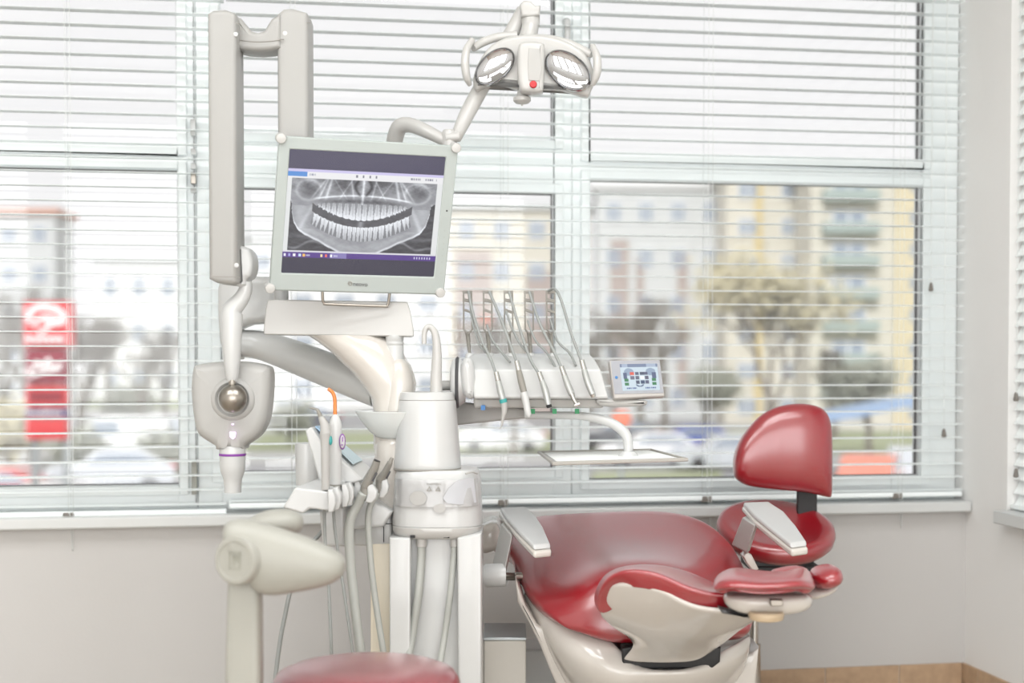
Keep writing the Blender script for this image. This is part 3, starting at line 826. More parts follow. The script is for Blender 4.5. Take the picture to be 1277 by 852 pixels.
mk('holder_arm', [puff([(400, 636), (432, 628), (432, 680), (404, 680)], D+.12, .03, .01), puff([(425, 632), (470, 622), (492, 636), (480, 655), (430, 660)], D+.17, .04, .01)], WHITE, t)
# slanted keypad wedge
kp = [[V(381.5, 536, D+.10), V(389.5, 531.5, D+.22), V(403, 530, D+.22), V(398, 549, D+.10)]]
def kw(px, py, d): return V(px, py, d)
mk('keypad_housing', loft([[V(380.5, 537, D+.06), V(388, 532, D+.06), V(399, 550, D+.06), V(453, 599, D+.06), V(440, 603, D+.06), V(398, 600, D+.06)],
                           [V(388, 534, D+.16), V(401, 531.5, D+.16), V(420, 545, D+.16), V(463, 584, D+.16), V(455, 600, D+.16), V(405, 598, D+.16)]]), WHITE, t, bev=.004)
def kface(u, v, off=.0015):     # u along slope, v across (0 near,1 far)
    a = V(388, 532, D+.06).lerp(V(445, 590, D+.06), u); b = V(401, 531.5, D+.16).lerp(V(460, 583, D+.16), u)
    p_ = a.lerp(b, v); return p_+(-H*.6+Z*.5)*off+Z*.004
LCD = mat('keypad_display', (150, 180, 205), .3)
KEYS = mat('keypad_keys', (176, 192, 198), .4)
mk('keypad_display', [([kface(.05, .15), kface(.28, .15), kface(.28, .9), kface(.05, .9)], [(0, 1, 2, 3)])], LCD, t, solid=.003)
mk('keypad_keys', [([kface(.5, .15), kface(.88, .15), kface(.88, .9), kface(.5, .9)], [(0, 1, 2, 3)])], KEYS, t, solid=.003)

# cup
mk('cup_dispenser', [vl(383, D+.30, [(605, 13.5), (600, 14), (556, 15), (553, 14.3), (552.5, 12)][::1], seg=36)], WHITE, label='white cup-shaped container standing behind the assistant instrument holder', catg='container')
# syringe
t = thing('dental_syringe', 'grey air-water syringe with bent metal tip and teal button standing in the left holder', 'syringe', V(406.5, 610, D-.04))
mk('handle', [vl(406, D-.04, [(611, 5), (608, 5.4), (560, 5.6), (548, 6.4), (540, 7.2)], seg=22), tube([V(406.5, 541, D-.04), V(405, 531, D-.04), V(400, 520, D-.04), ], [.0138, .011, .0065], 18)], GREYW, t)
mk('tip', tube([V(401, 523, D-.04), V(396.5, 512.5, D-.04), V(393.5, 510.3, D-.04), V(385.5, 508.5, D-.04)], [.006, .0042, .0028, .0016], 12), MGREY, t)
mk('button', ellips(V(412.3, 549.5, D-.045), (.0045, .006, .011)), TEAL, t)
hose('hose', [(405.5, 611, D-.035), (404.5, 640, D), (405.5, 675, D), (410, 735, D), (413.5, 816, D), (416, 880, D+.05)], .0039, HOSE, t)
# curing light
t = thing('curing_light', 'white curing light with curved orange light guide and purple oval display', 'curing light', V(418, 606, D+.02))
mk('body', [vl(418.5, D+.02, [(606, 7), (604, 7.6), (560, 7.8), (545, 8.2), (530, 7.9), (526, 7.2), (521, 5.3), (518, 3.9), (517, 3.3)], seg=26)], WHITE, t)
mk('base_collar', vl(418.5, D+.02, [(608, 6.8), (607, 8), (604, 8)], seg=26), MGREY, t)
mk('light_guide', tube([V(417.8, 519, D+.02), V(417.8, 508, D+.02), V(417.4, 497, D+.02), V(414.5, 489.5, D+.02), V(409, 485, D+.02)], [.0048, .0046, .0044, .0044, .0042], 16), ORANGE, t)
mk('display_rim', ellips(V(427, 551, D+.005), (.0075, .004, .019)), PURPLE, t)
mk('display', ellips(V(427, 551, D+.0015), (.0056, .003, .0155)), WHITE, t)
mk('display_mark', [box(V(427.3, 548, D-.002), (.0022, .002, .012), frame='v'), box(V(426.6, 555, D-.002), (.004, .002, .003), frame='v')], PURPLE, t)
hose('hose', [(416.6, 608, D+.01), (416.3, 645, D+.03), (421, 685, D+.03), (430, 745, D+.03), (440, 815, D+.03), (446, 870, D+.05)], .0037, HOSE, t)
# suction handpieces
t = thing('suction_handpiece', 'wide grey suction handpiece nearest the curing light, on a thick pale hose', 'suction handpiece', V(455, 625, D+.06))
mk('handle', [tube([V(470, 575, D+.04), V(467, 584, D+.045), V(461, 598, D+.05), V(456, 607, D+.055)], [.0088, .0098, .0112, .0120], 20, smooth=False), tube([V(455, 604, D+.055), V(456, 615, D+.06), V(453, 624, D+.06)], [.009, .0145, .010], 16)], MGREY, t)
mk('cuff', puff([(458, 603), (466, 604), (471, 612), (470, 621), (464, 627), (456, 626), (459, 615)], D+.06, .016, .004), WHITE, t)
mk('mouth', lathe(V(470.2, 574.6, D+.04), [(.0078, 0), (.0085, .0015), (.0060, .0018), (.005, -.0)], axis=V(470.2, 574.6, D)-V(466.5, 584, D), seg=20), DGREY, t)
mk('slider', tube([V(469.5, 590, D+.027), V(464.5, 600, D+.032)], .0028, 8, smooth=False), DGREY, t)
hose('hose', [(453, 615, D+.05), (446, 630, D+.06), (438, 645, D+.06), (435.5, 665, D+.06), (437, 700, D+.06), (441, 740, D+.06), (446, 785, D+.06), (450, 816, D+.06), (456, 870, D+.08)], .0121, HOSEW, t, ribs=True)
t = thing('suction_handpiece', 'narrow grey suction handpiece nearest the spittoon tower, on a thinner pale hose', 'suction handpiece', V(472, 622, D+.12))
mk('handle', [tube([V(489, 571, D+.10), V(486, 578, D+.10)], [.0045, .0058], 16, smooth=False), tube([V(486.5, 577, D+.10), V(480, 590, D+.11), V(473.5, 599, D+.115)], [.0072, .0092, .0112], 18, smooth=False), tube([V(473, 598, D+.115), V(474, 610, D+.12), V(472, 620, D+.12)], [.008, .012, .008], 16)], MGREY, t)
mk('cuff', puff([(476, 598), (483, 598), (485.5, 606), (484, 614), (479, 621), (472, 620), (476, 608)], D+.12, .014, .004), WHITE, t)
mk('slider', tube([V(486.5, 588, D+.087), V(482, 597, D+.092)], .0022, 8, smooth=False), DGREY, t)
hose('hose', [(471, 616, D+.11), (464, 625, D+.10), (460, 638, D+.10), (459, 653, D+.10), (461, 685, D+.10), (465, 725, D+.10), (472, 775, D+.10), (478.5, 816, D+.10), (486, 870, D+.12)], .0082, HOSEW, t, ribs=True)
hose2 = hose('power_cable', [(361, 741, 3.3), (356, 765, 3.3), (350, 795, 3.3), (344, 840, 3.3), (338, 900, 3.3)], .0055, HOSE, t)
bpy.data.objects.remove(hose2)
hose('hose_loop', [(416, 650, D+.16), (400, 665, D+.16), (372, 700, D+.14), (361, 741, D+.1), (356, 765, D+.1), (350, 795, D+.1), (344, 840, D+.1), (338, 900, D+.1)], .0055, HOSE, hold)

# ================================================================== DELIVERY UNIT
D = 3.6
t = thing('delivery_unit', 'white instrument delivery unit with five whip arms and a small touch display', 'delivery unit', V(675, 515, D))
du = t
def row(x0, x1, y, d, y1=None): return (V(x0, y, d), V(x1, y if y1 is None else y1, d))
rw = [row(588, 722, 470, D+.19), row(584, 727, 447, D+.17), row(584, 735, 441, D+.10), row(586, 741, 447, D+.03), row(588, 749, 461, D-.02), row(592, 759, 495, D-.04), row(591, 758, 498, D-.035)]
mk('body', loft([[a for a, b in rw], [b for a, b in rw]]), WHITE, t, bev=.008, bevseg=3)
rw = [row(590, 753, 497, D-.02), row(592, 752, 509, D-.015), row(592, 752, 509, D+.12), row(590, 753, 497, D+.12)]
mk('lower_tray', loft([[a for a, b in rw], [b for a, b in rw]]), GREYW, t, bev=.005)
mk('left_end_cap', puff([(576, 456), (582, 446), (590, 449), (594, 470), (594, 492), (588, 497), (580, 492), (576, 475)], D+.05, .09, .02, smooth=2), WHITE, t)
mk('pivot_disc', lathe(V(570.5, 477, D+.03), [(.05, -.006), (.062, -.004), (.066, 0), (.062, .004), (.05, .006)], axis=R, seg=44), DGREY, t)
mk('pivot_plate', lathe(V(570.5, 477, D+.03), [(.0, -.018), (.035, -.018), (.054, -.014), (.06, -.006), (.06, .006), (.05, .02)], axis=R, seg=44), WHITE, t)
mk('pivot_shaft', tube([V(548, 481, D+.05), V(592, 481, D+.05)], [.013, .013], 18, smooth=False), GREYW, t)
for (x, m_) in ((602.5, BLUE), (664.5, GREEN), (691.5, GREEN), (719.5, GREEN)):
    mk('colour_tab', box(V(x, 508.5 if m_ is BLUE else 513, D-.02), (5.4*D/F, .014, 6*D/F), frame='v'), m_, t)
# supporting arm and tray bracket
mk('support_arm', [loft([[V(565, 500, D+.1), V(565, 531, D+.1), V(565, 531, D+.16), V(565, 500, D+.16)], [V(620, 506, D+.08), V(620, 525, D+.08), V(620, 525, D+.15), V(620, 506, D+.15)], [V(664, 510, D+.06), V(664, 521, D+.06), V(664, 521, D+.12), V(664, 510, D+.12)]])], GREYW, t, bev=.006, bevseg=3)
mk('tray_arm', tube([V(655, 518, D+.05), V(690, 518, D+.03), V(725, 519, D+.01), V(752, 524, D-.01), V(770, 532, D-.02), V(781, 543, D-.03), V(783.5, 556, D-.03), V(783.5, 566, D-.03)], [.0095, .0095, .010, .0115, .0125, .0125, .012, .0115], 18), WHITE, t)
# whip arms
WX = [583, 608, 634, 659.5, 686.5]
def frame_arm(x):
    g = []
    def bar(x0, y0, x1, y1, w_, d0=D+.08):
        a, b = V(x0, y0, d0), V(x1, y1, d0)
        ax = (b-a).normalized(); sd = ax.cross(H).normalized()*w_*D/F/2; th = H*.010
        return loft([[a+sd-th, a-sd-th, a-sd+th, a+sd+th], [b+sd-th, b-sd-th, b-sd+th, b+sd+th]])
    g += [bar(x-5, 364, x-4.6, 412, 1.9), bar(x+5, 364, x+5.6, 412, 1.9), bar(x-6, 364.5, x+6, 364.5, 3.5), bar(x-5, 374, x+5, 376, 4), bar(x-5, 386, x+5.2, 390, 3.2), bar(x-4.6, 411, x+.8, 417, 2), bar(x+5.6, 411, x+.8, 417, 2)]
    return g
for x in WX:
    a_ = mk('whip_arm', frame_arm(x), MGREY, t, bev=.001)
    mk('whip_stem', [tube([V(x, 415, D+.08), V(x+2.6, 441, D+.08)], [.0058, .0042], 10, smooth=False)], MGREY, a_)
    mk('stem_socket', lathe(V(x+2.6, 446, D+.08), [(.012, 0), (.010, .008), (.005, .012)], seg=16), WHITE, a_)
# display
DQ = [(760, 449.5), (823, 448.5), (829, 494), (766, 497)]
ad = solve3([(760, 449.5, D-.02), (823, 448.5, D+.0), (766, 497, D-.05)])
def PDs(px, py, off=0):
    return V(px, py, 1/(ad[0]+ad[1]*px+ad[2]*py)) + DN*off
DN = (PDs.__globals__['V'](766, 497, D-.05)-V(760, 449.5, D-.02)).cross(V(823, 448.5, D)-V(760, 449.5, D-.02)).normalized()
if DN.dot(-H) < 0: DN = -DN
mk('display_housing', slab(DQ, -.022, 0, PDs), mat('display_grey', (176, 172, 168), .4), t, bev=.003)
mk('display_bezel', slab([(761.5, 450.5), (822.2, 449.6), (827.6, 490.2), (766.5, 491.6)], 0, .0012, PDs), mat('display_bezel_grey', (150, 152, 158), .4), t)
def dispix(u, v):
    if v < .12: return (120, 134, 162) if not (.05 < u < .2 or .7 < u < .95) else (170, 184, 205)
    x, y = u, v
    bg = (206, 222, 232)
    r_ = math.hypot((x-.5)/.42, (y-.55)/.46)
    for cx_ in (.22, .80):
        if math.hypot((x-cx_)/.13, (y-.3)/.14) < 1: bg = (150, 168, 190)
    cells = {(.30, .36): (226, 92, 70), (.43, .36): (90, 96, 120), (.56, .36): (70, 80, 100), (.66, .36): (90, 96, 120), (.43, .52): (96, 100, 120), (.56, .52): (240, 244, 246), (.68, .52): (90, 90, 110),
             (.30, .52): (110, 110, 130), (.43, .68): (80, 90, 110), (.56, .68): (60, 80, 110), (.68, .68): (90, 96, 120), (.13, .60): (58, 128, 80), (.13, .75): (58, 128, 80), (.87, .60): (58, 128, 80), (.87, .75): (58, 128, 80),
             (.11, .38): (88, 100, 130), (.11, .48): (88, 100, 130), (.88, .38): (88, 100, 130), (.88, .48): (88, 100, 130)}
    for (cx_, cy_), c_ in cells.items():
        if abs(x-cx_) < .052 and abs(y-cy_) < .062: return c_
    if .88 < v < .94 and (.12 < u < .38 or .62 < u < .9) and int(u*60) % 3: return (60, 90, 150)
    if .30 < u < .66 and .76 < v < .86 and abs(math.hypot(u-.48, (v-.72)*.8)-.1) < .02: return (90, 110, 140)
    return bg
painted('display_screen', [(772.5, 454.6), (819.2, 453.8), (823, 486.6), (776.5, 488)], PDs, .0018, 72, 54, dispix, screenmat('delivery_display', .9), t)
mk('display_button', lathe(PDs(768.6, 471, .001), [(.004, 0), (.0035, .001)], axis=DN, seg=16), BLUE, t)
mk('grip_handle', puff([(745, 497), (768, 498), (803, 499), (807, 502), (803, 506), (780, 507.5), (752, 507), (744, 503)], D-.02, .016, .009, smooth=2), GREYW, t)
# tray
tq = [(667, 564), (808, 560.5), (856, 572), (690, 579)]
def TRp(u, v, h=0):
    a = V(672, 564.5, D+.13).lerp(V(812, 561.5, D+.13), u); b = V(690, 578, D-.14).lerp(V(856, 573, D-.14), u)
    p_ = a.lerp(b, v); p_.z += h; return p_
def tray_slab(u0, u1, v0, v1, h0, h1):
    return loft([[TRp(u0, v0, h0), TRp(u1, v0, h0), TRp(u1, v1, h0), TRp(u0, v1, h0)], [TRp(u0, v0, h1), TRp(u1, v0, h1), TRp(u1, v1, h1), TRp(u0, v1, h1)]])
t = thing('instrument_tray', 'flat grey-rimmed instrument tray on a curved bracket below the delivery unit', 'tray', TRp(.5, .5, -.004))
mk('tray_plate', tray_slab(0, 1, 0, 1, -.004, .000), GREYW, t)
mk('tray_rim', [tray_slab(-.01, 1.01, -.02, .03, -.004, .004), tray_slab(-.01, 1.01, .97, 1.02, -.005, .004), tray_slab(-.008, .014, 0, 1, -.004, .004), tray_slab(.986, 1.008, 0, 1, -.004, .004)], mat('tray_rim_grey', (160, 157, 150), .35), t, bev=.002)
mk('tray_liner', tray_slab(.04, .96, .07, .93, .0005, .0015), PAPER, t)
mk('tray_mount', [vl(783.5, D-.03, [(563, 8), (567, 12), (569.5, 13)], seg=28)], WHITE, t)

# handpieces with hoses
HP = [
 ('grey scaler handpiece with blue ring and curved steel point, first on the whip arms', [(584, 363), (590, 392), (601, 425), (612, 448), (619.5, 470)], [(620, 470), (624, 487), (627.5, 500)], [(586, 372), (589, 400), (597, 428), (606, 440)], 'scaler'),
 ('white-tipped air syringe, second on the whip arms of the delivery unit', [(610, 364), (619, 384), (630, 412), (640, 440), (645.5, 455)], [(645.5, 456), (650, 476), (654, 491)], [(607, 405), (614, 424), (627, 441), (636, 452)], 'syringe'),
 ('grey handpiece with black end, middle of five on the whip arms', [(635, 364), (646, 403), (660, 445), (673, 468)], [(674, 470), (680, 487), (684, 505)], [(631, 388), (638, 408), (648, 428), (658, 440)], 'plain'),
 ('silver angled handpiece with bent head, fourth on the whip arms', [(660, 364), (673, 403), (690, 437), (702, 463)], [(702, 463), (708, 480), (713, 492)], [(658, 400), (668, 425), (682, 440), (695, 462)], 'angled'),
 ('slim silver handpiece under the highest hose loop, nearest the touch display', [(684, 363), (692, 361), (700, 375), (712, 415), (726, 453)], [(727, 455), (732, 474), (739, 492)], [(686, 398), (695, 425), (710, 440), (718, 456)], 'plain')]
for i, (lab, hs_, hp_, back, kind) in enumerate(HP):
    dd = D-.06
    x0, y0 = hp_[-1]
    t = thing('dental_handpiece', lab, 'handpiece', V(x0, y0+6, dd))
    n_ = len(hs_)
    hose('hose', [(x, y, D+.06-(.12)*k/(n_-1)) for k, (x, y) in enumerate(hs_)], .0036, HOSE, t)
    mk('return_hose', tube([V(x, y, D+.05-.02*k) for k, (x, y) in enumerate(back)], .0030, 10), HOSE, t)
    P = [V(x, y, dd-.004*k) for k, (x, y) in enumerate(hp_)]
    mk('handle', tube(P, [.0062, .0085, .0078], 18), MGREY if kind == 'syringe' else mat('handpiece_steel_%s' % kind, (176, 178, 176), .3, metal=.5), t)
    mk('coupling', tube([P[0]+(P[0]-P[1]).normalized()*.012, P[0]+(P[1]-P[0]).normalized()*.012], [.0062, .0070], 18, smooth=False), CHROME, t)
    if kind == 'scaler':
        mk('blue_ring', tube([V(627, 498, dd-.008), V(628.2, 502.5, dd-.008)], .0094, 20, smooth=False), TEAL, t)
        mk('tip', tube([V(628.3, 502, dd-.008), V(629, 512, dd-.008), V(626.8, 524, dd-.008), V(625.5, 531, dd-.008), V(622.5, 535.5, dd-.008)], [.0088, .0068, .0036, .0018, .0010], 14), GREYW, t)
    elif kind == 'syringe':
        mk('tip', tube([V(653, 489, dd-.008), V(656, 502, dd-.008), V(658.8, 517, dd-.008), V(661, 519, dd-.008)], [.0095, .0088, .0078, .0060], 16), WHITE, t)
    elif kind == 'angled':
        mk('head', [tube([P[-1], V(716, 499, dd-.01), V(720, 505, dd-.012)], [.0068, .0052, .0055], 14), tube([V(716.5, 506, dd-.012), V(723, 503.5, dd-.012)], [.0055, .0055], 14, smooth=False)], CHROME, t)
    else:
        e = V(hp_[-1][0]+1.3, hp_[-1][1]+3.5, dd-.008)
        mk('end_cap', tube([P[-1], e], [.0074, .0058], 16, smooth=False), BLACK if i == 2 else CHROME, t)

# ================================================================== PATIENT CHAIR
t = thing('patient_chair', 'reclined red upholstered dental patient chair with white shell and two armrests', 'dental chair', Vector((V(800, 840, 3.65).x, V(800, 840, 3.65).y, 0)))
pc = t
shield = [
 [(604, 672, 4.12), (625, 655, 4.18), (660, 640, 4.2), (720, 635, 4.2), (790, 632, 4.2), (842, 634, 4.16), (885, 650, 4.02), (918, 685, 3.9)],
 [(628, 690, 3.98), (645, 672, 4.0), (680, 658, 4.02), (735, 654, 4.03), (795, 652, 4.03), (850, 656, 4.0), (897, 674, 3.92), (932, 708, 3.84)],
 [(640, 714, 3.82), (662, 697, 3.82), (700, 687, 3.83), (745, 679, 3.84), (800, 677, 3.84), (855, 681, 3.83), (905, 697, 3.8), (941, 730, 3.78)],
 [(652, 740, 3.68), (678, 728, 3.67), (710, 715, 3.68), (752, 698, 3.68), (805, 693, 3.68), (857, 700, 3.68), (905, 724, 3.67), (946, 752, 3.68)],
 [(680, 768, 3.56), (699, 758, 3.54), (722, 744, 3.52), (756, 720, 3.52), (812, 712, 3.52), (858, 726, 3.52), (902, 755, 3.54), (946, 772, 3.57)],
 [(706, 787, 3.52), (728, 794, 3.49), (756, 802, 3.47), (790, 803, 3.46), (820, 803, 3.46), (860, 803, 3.46), (900, 799, 3.5), (938, 788, 3.53)],
]
mk('seat_cushion', net(shield, 2), RED, t, solid=.07, sub=2)
backn = [
 [(762, 745, 3.98), (752, 722, 3.98), (764, 702, 3.96), (795, 690, 3.95), (835, 688, 3.95), (875, 694, 3.95), (905, 712, 3.95), (925, 735, 3.93)],
 [(756, 764, 3.74), (752, 742, 3.74), (766, 720, 3.73), (794, 707, 3.72), (830, 705, 3.72), (868, 714, 3.72), (900, 732, 3.72), (928, 750, 3.72)],
 [(745, 762, 3.45), (740, 742, 3.44), (755, 715, 3.42), (785, 704, 3.40), (825, 704, 3.38), (862, 716, 3.38), (895, 729, 3.38), (930, 735, 3.38)],
 [(748, 766, 3.26), (742, 747, 3.24), (755, 718, 3.21), (783, 708, 3.18), (820, 711, 3.16), (852, 725, 3.14), (884, 735, 3.13), (925, 737, 3.13)],
 [(750, 769, 3.23), (745, 750, 3.21), (758, 723, 3.17), (785, 712, 3.14), (820, 717, 3.12), (852, 732, 3.10), (884, 742, 3.09), (920, 744, 3.09)],
]
mk('backrest_cushion', net(backn, 2), RED, t, solid=.042, sub=2)
shelln = [
 [(755, 731, 3.20), (772, 729, 3.165), (798, 731, 3.145), (825, 738, 3.125), (848, 751, 3.11), (872, 760, 3.10), (905, 764, 3.09), (940, 763, 3.09), (962, 762, 3.1)],
 [(747, 764, 3.26), (770, 757, 3.22), (798, 757, 3.19), (827, 762, 3.17), (850, 770, 3.16), (875, 774, 3.15), (905, 774, 3.14), (935, 771, 3.14), (954, 768, 3.13)],
 [(762, 782, 3.32), (782, 785, 3.29), (805, 788, 3.27), (830, 792, 3.26), (852, 795, 3.25), (875, 794, 3.24), (897, 791, 3.23), (918, 786, 3.23), (938, 777, 3.2)],
 [(789, 801, 3.40), (796, 806, 3.38), (812, 811, 3.36), (832, 813, 3.35), (850, 813, 3.35), (868, 811, 3.35), (885, 806, 3.34), (905, 797, 3.33), (924, 786, 3.3)],
 [(776, 824, 3.45), (792, 827, 3.44), (810, 828, 3.43), (828, 828.5, 3.43), (846, 828, 3.43), (862, 826.5, 3.43), (876, 822, 3.43), (890, 812, 3.42), (906, 800, 3.4)],
]
mk('backrest_shell', net(shelln, 4), SHELL, t, solid=.012, sub=1, solid_off=1)
mk('recess', puff([(775, 806), (800, 800), (880, 800), (897, 805), (896, 823), (886, 831), (780, 832.5), (774.5, 828)], 3.50, .03, .006), BLACK, t)
basep = [(642, 706), (655, 742), (668, 764), (700, 784), (748, 806), (890, 806), (925, 800), (934, 792), (930, 838), (915, 860), (720, 860), (697, 850), (684, 820), (672, 790), (660, 765), (645, 738)]
mk('base_core', puff(basep, 3.80, .16, .008, n=3), SHELL, t, ang=50)
basen = [
 [(648, 734, 3.76), (667, 755, 3.67), (700, 772, 3.59), (735, 788, 3.54), (765, 798, 3.51), (800, 833, 3.48), (860, 833, 3.48), (898, 812, 3.50), (922, 801, 3.55), (939, 790, 3.64)],
 [(666, 780, 3.74), (682, 796, 3.60), (712, 812, 3.52), (745, 826, 3.47), (775, 838, 3.46), (800, 838, 3.45), (860, 838, 3.45), (898, 830, 3.48), (922, 824, 3.53), (937, 812, 3.62)],
 [(684, 822, 3.75), (698, 838, 3.62), (722, 852, 3.54), (750, 860, 3.50), (778, 864, 3.48), (802, 864, 3.48), (858, 860, 3.48), (888, 852, 3.51), (912, 846, 3.56), (929, 838, 3.64)],
 [(712, 880, 3.78), (724, 890, 3.7), (742, 900, 3.64), (764, 905, 3.6), (786, 905, 3.6), (806, 905, 3.6), (850, 900, 3.6), (875, 890, 3.62), (895, 880, 3.66), (908, 868, 3.72)]]
mk('base_shell', net(basen, 2), SHELL, t, solid=.012, sub=1, solid_off=-1)
def toz(p, z): return Vector((p.x, p.y, z))
b0 = V(800, 850, 3.75)
mk('lift_column', [lathe(toz(b0, .05), [(.13, 0), (.12, .35)], seg=4, sx=1.0, sy=1.1), ], WHITE, t, bev=.01)
mk('floor_plate', box(toz(b0, .026)-R*.05+H*.0, (.36, .50, .05), frame='v'), WHITE, t, bev=.02, bevseg=3)
mk('leg_rest', net([[(590, 668, 4.34), (640, 664, 4.36), (700, 664, 4.36)], [(594, 662, 4.25), (650, 660, 4.26), (715, 658, 4.26)], [(600, 660, 4.15), (660, 652, 4.15), (740, 648, 4.15)]], 2), RED, t, solid=.05, sub=1)
mk('leg_rest_shell', puff([(596, 657), (606, 650), (620, 648), (628, 672), (618, 682), (597, 684)], 4.0, .10, .02, smooth=2), SHELL, t)
# armrests
def armrest(pts, post, hub, d, s):
    """pad outline: top face + thickness below"""
    dz = -.022
    top = [V(*p) for p in pts]
    a = mk('armrest', loft([[p+Z*dz*1.0 for p in top], [p-Z*.004 for p in top]]), SHELL, t, bev=.006, bevseg=3)
    cen = sum(top, Vector())/len(top)
    mk('arm_pad', loft([[cen+(p-cen)*.97-Z*.003 for p in top], [cen+(p-cen)*.93+Z*.009 for p in top]]), WHITE, a, bev=.004, bevseg=3)
    return a
la = armrest([(622, 636, 3.85), (654, 634, 3.85), (667, 644, 3.78), (678, 661, 3.66), (688, 684, 3.52), (666, 686, 3.50), (648, 668, 3.60), (632, 650, 3.72)], None, None, 3.7, 1)
mk('arm_post', [loft([[V(*p) for p in q] for q in (((625, 652, 3.72), (639, 668, 3.66), (641, 664, 3.72), (629, 650, 3.78)), ((611, 717, 3.70), (629, 717, 3.66), (632, 714, 3.72), (615, 714, 3.76)))])], GREYW, la, bev=.005)
mk('arm_hub', [tube([V(605, 718, 3.70), V(607, 718, 3.70), V(629, 717, 3.68), V(631, 717, 3.68)], [.026, .030, .030, .026], 28, smooth=False)], WHITE, la)
mk('arm_axle', tube([V(629, 719, 3.7), V(650, 719, 3.72)], .0105, 16, smooth=False), BRASS, la)
ra = armrest([(925, 629, 3.85), (958, 628, 3.85), (978, 641, 3.74), (993, 659, 3.62), (1008, 681, 3.50), (987, 684, 3.49), (962, 664, 3.60), (940, 646, 3.72)], None, None, 3.7, 1)
mk('arm_post', [loft([[V(*p) for p in q] for q in (((926, 645, 3.78), (942, 655, 3.70), (946, 652, 3.76), (930, 643, 3.82)), ((912, 680, 3.84), (931, 690, 3.76), (935, 688, 3.82), (917, 678, 3.9)))])], GREYW, ra, bev=.004)
mk('side_shell', puff([(930, 687), (935, 690), (944, 708), (938, 712), (930, 702), (925, 692)], 3.80, .03, .004), SHELL, t)
# headrest
hr = mk('headrest', net([
   [(896, 716, 3.24), (915, 707, 3.24), (945, 710, 3.24), (975, 712, 3.24), (998, 706, 3.22), (1012, 712, 3.2)],
   [(888, 722, 3.12), (910, 709, 3.12), (945, 714, 3.12), (975, 715, 3.12), (1000, 712, 3.12), (1016, 720, 3.12)],
   [(886, 731, 3.02), (908, 722, 2.98), (945, 725, 2.97), (975, 724, 2.97), (1000, 722, 2.98), (1020, 731, 3.02)],
   [(890, 738, 3.0), (912, 735, 2.96), (945, 736, 2.95), (975, 735, 2.95), (1000, 733, 2.96), (1016, 736, 3.0)]], 2), RED, t, solid=.03, sub=2)
mk('headrest_lobe', net([[(958, 709, 3.3), (975, 704, 3.3), (995, 702, 3.3), (1010, 708, 3.28)], [(960, 713, 3.2), (976, 710, 3.2), (996, 708, 3.2), (1012, 714, 3.18)]], 2), RED, t, solid=.03, sub=2)
mk('headrest_wing', ellips(V(1030, 719, 3.2), (.034, .07, .024), ax=((R-Z*-.28).normalized(), None, (Z-R*.28).normalized()), pw=2.3), RED, t)
mk('headrest_shell', ellips(V(957, 746, 3.08), (.094, .07, .033), pw=2.6, bend=lambda x, y, z: (x, y, z if z < 0 else z*.5)), SHELL, t)
mk('headrest_wing_shell', ellips(V(1022, 736, 3.22), (.042, .06, .013), ax=((R+Z*.35).normalized(), None, (Z-R*.35).normalized())), SHELL, t)
mk('headrest_slot', box(V(968, 751.5, 2.985), (.026, .02, .013), frame='v'), BRASS, t, bev=.002)
mk('headrest_knob', [lathe(V(955.5, 774, 3.02), [(.026, 0), (.035, .003), (.037, .010), (.037, .015), (.034, .019)], seg=40)], mat('beige_knob', (186, 166, 138), .35), t)
mk('headrest_bracket', [puff([(896, 757), (925, 765), (990, 757), (990, 762), (940, 770), (899, 763)], 3.08, .025, .004)], DGREY, t)

# ================================================================== JUNCTION BOX
t = thing('equipment_box', 'grey floor box with metal lid standing between the tower and the patient chair', 'equipment box', toz(V(630, 850, 3.75), 0))
p0 = V(603, 799, 3.7); p1 = V(656, 799, 3.7)
w_ = (p1-p0).dot(R); cc = (p0+p1)/2+H*.1; zt = p0.z
mk('box_body', box(toz(cc, zt/2), (w_, .20, zt-.0), frame='v'), BOXG, t, bev=.004)
mk('box_lid', box(toz(cc, zt+.004), (w_+.002, .202, .008), frame='v'), STEEL, t, bev=.002)
p2 = V(660, 803, 4.12); 
mk('cover_block', box(toz(p2+R*.03, p2.z/2), (.09, .16, p2.z), frame='v'), WHITE, t, bev=.006)

# ================================================================== ASSISTANT STOOL
D = 4.22
t = thing('stool', 'red assistant stool with tall curved backrest on a black bracket behind the patient chair', 'stool', toz(V(960, 800, D), 0))
mk('backrest', hloft([(914.5, 579, 587, D+.02, .008), (916, 566, 595, D+.02, .028), (921, 552, 600, D+.02, .042), (930, 538, 605, D+.02, .048), (945, 521, 608, D+.02, .05), (962, 510, 610, D+.02, .05), (982, 504.5, 612, D+.02, .05), (1002, 503.5, 614, D+.02, .05), (1018, 506.5, 617, D+.02, .045), (1028, 512, 619.5, D+.02, .038), (1034, 522, 620.5, D+.02, .026), (1037, 537, 619, D+.02, .012), (1038, 560, 610, D+.02, .003)]), RED, t, ang=80)
mk('backrest_bracket', [box(V(1006, 625, D+.06), (25*D/F, .02, .09), frame='v')], BLACK, t, bev=.003)
def tilt_ell(c, rx, ry, rz, tx, ty):
    u = (R+Z*tx).normalized(); h_ = (H+Z*ty).normalized(); n_ = u.cross(h_).normalized()
    return ellips(c, (rx, ry, rz), 40, 18, (u, h_, n_), pw=2.4)
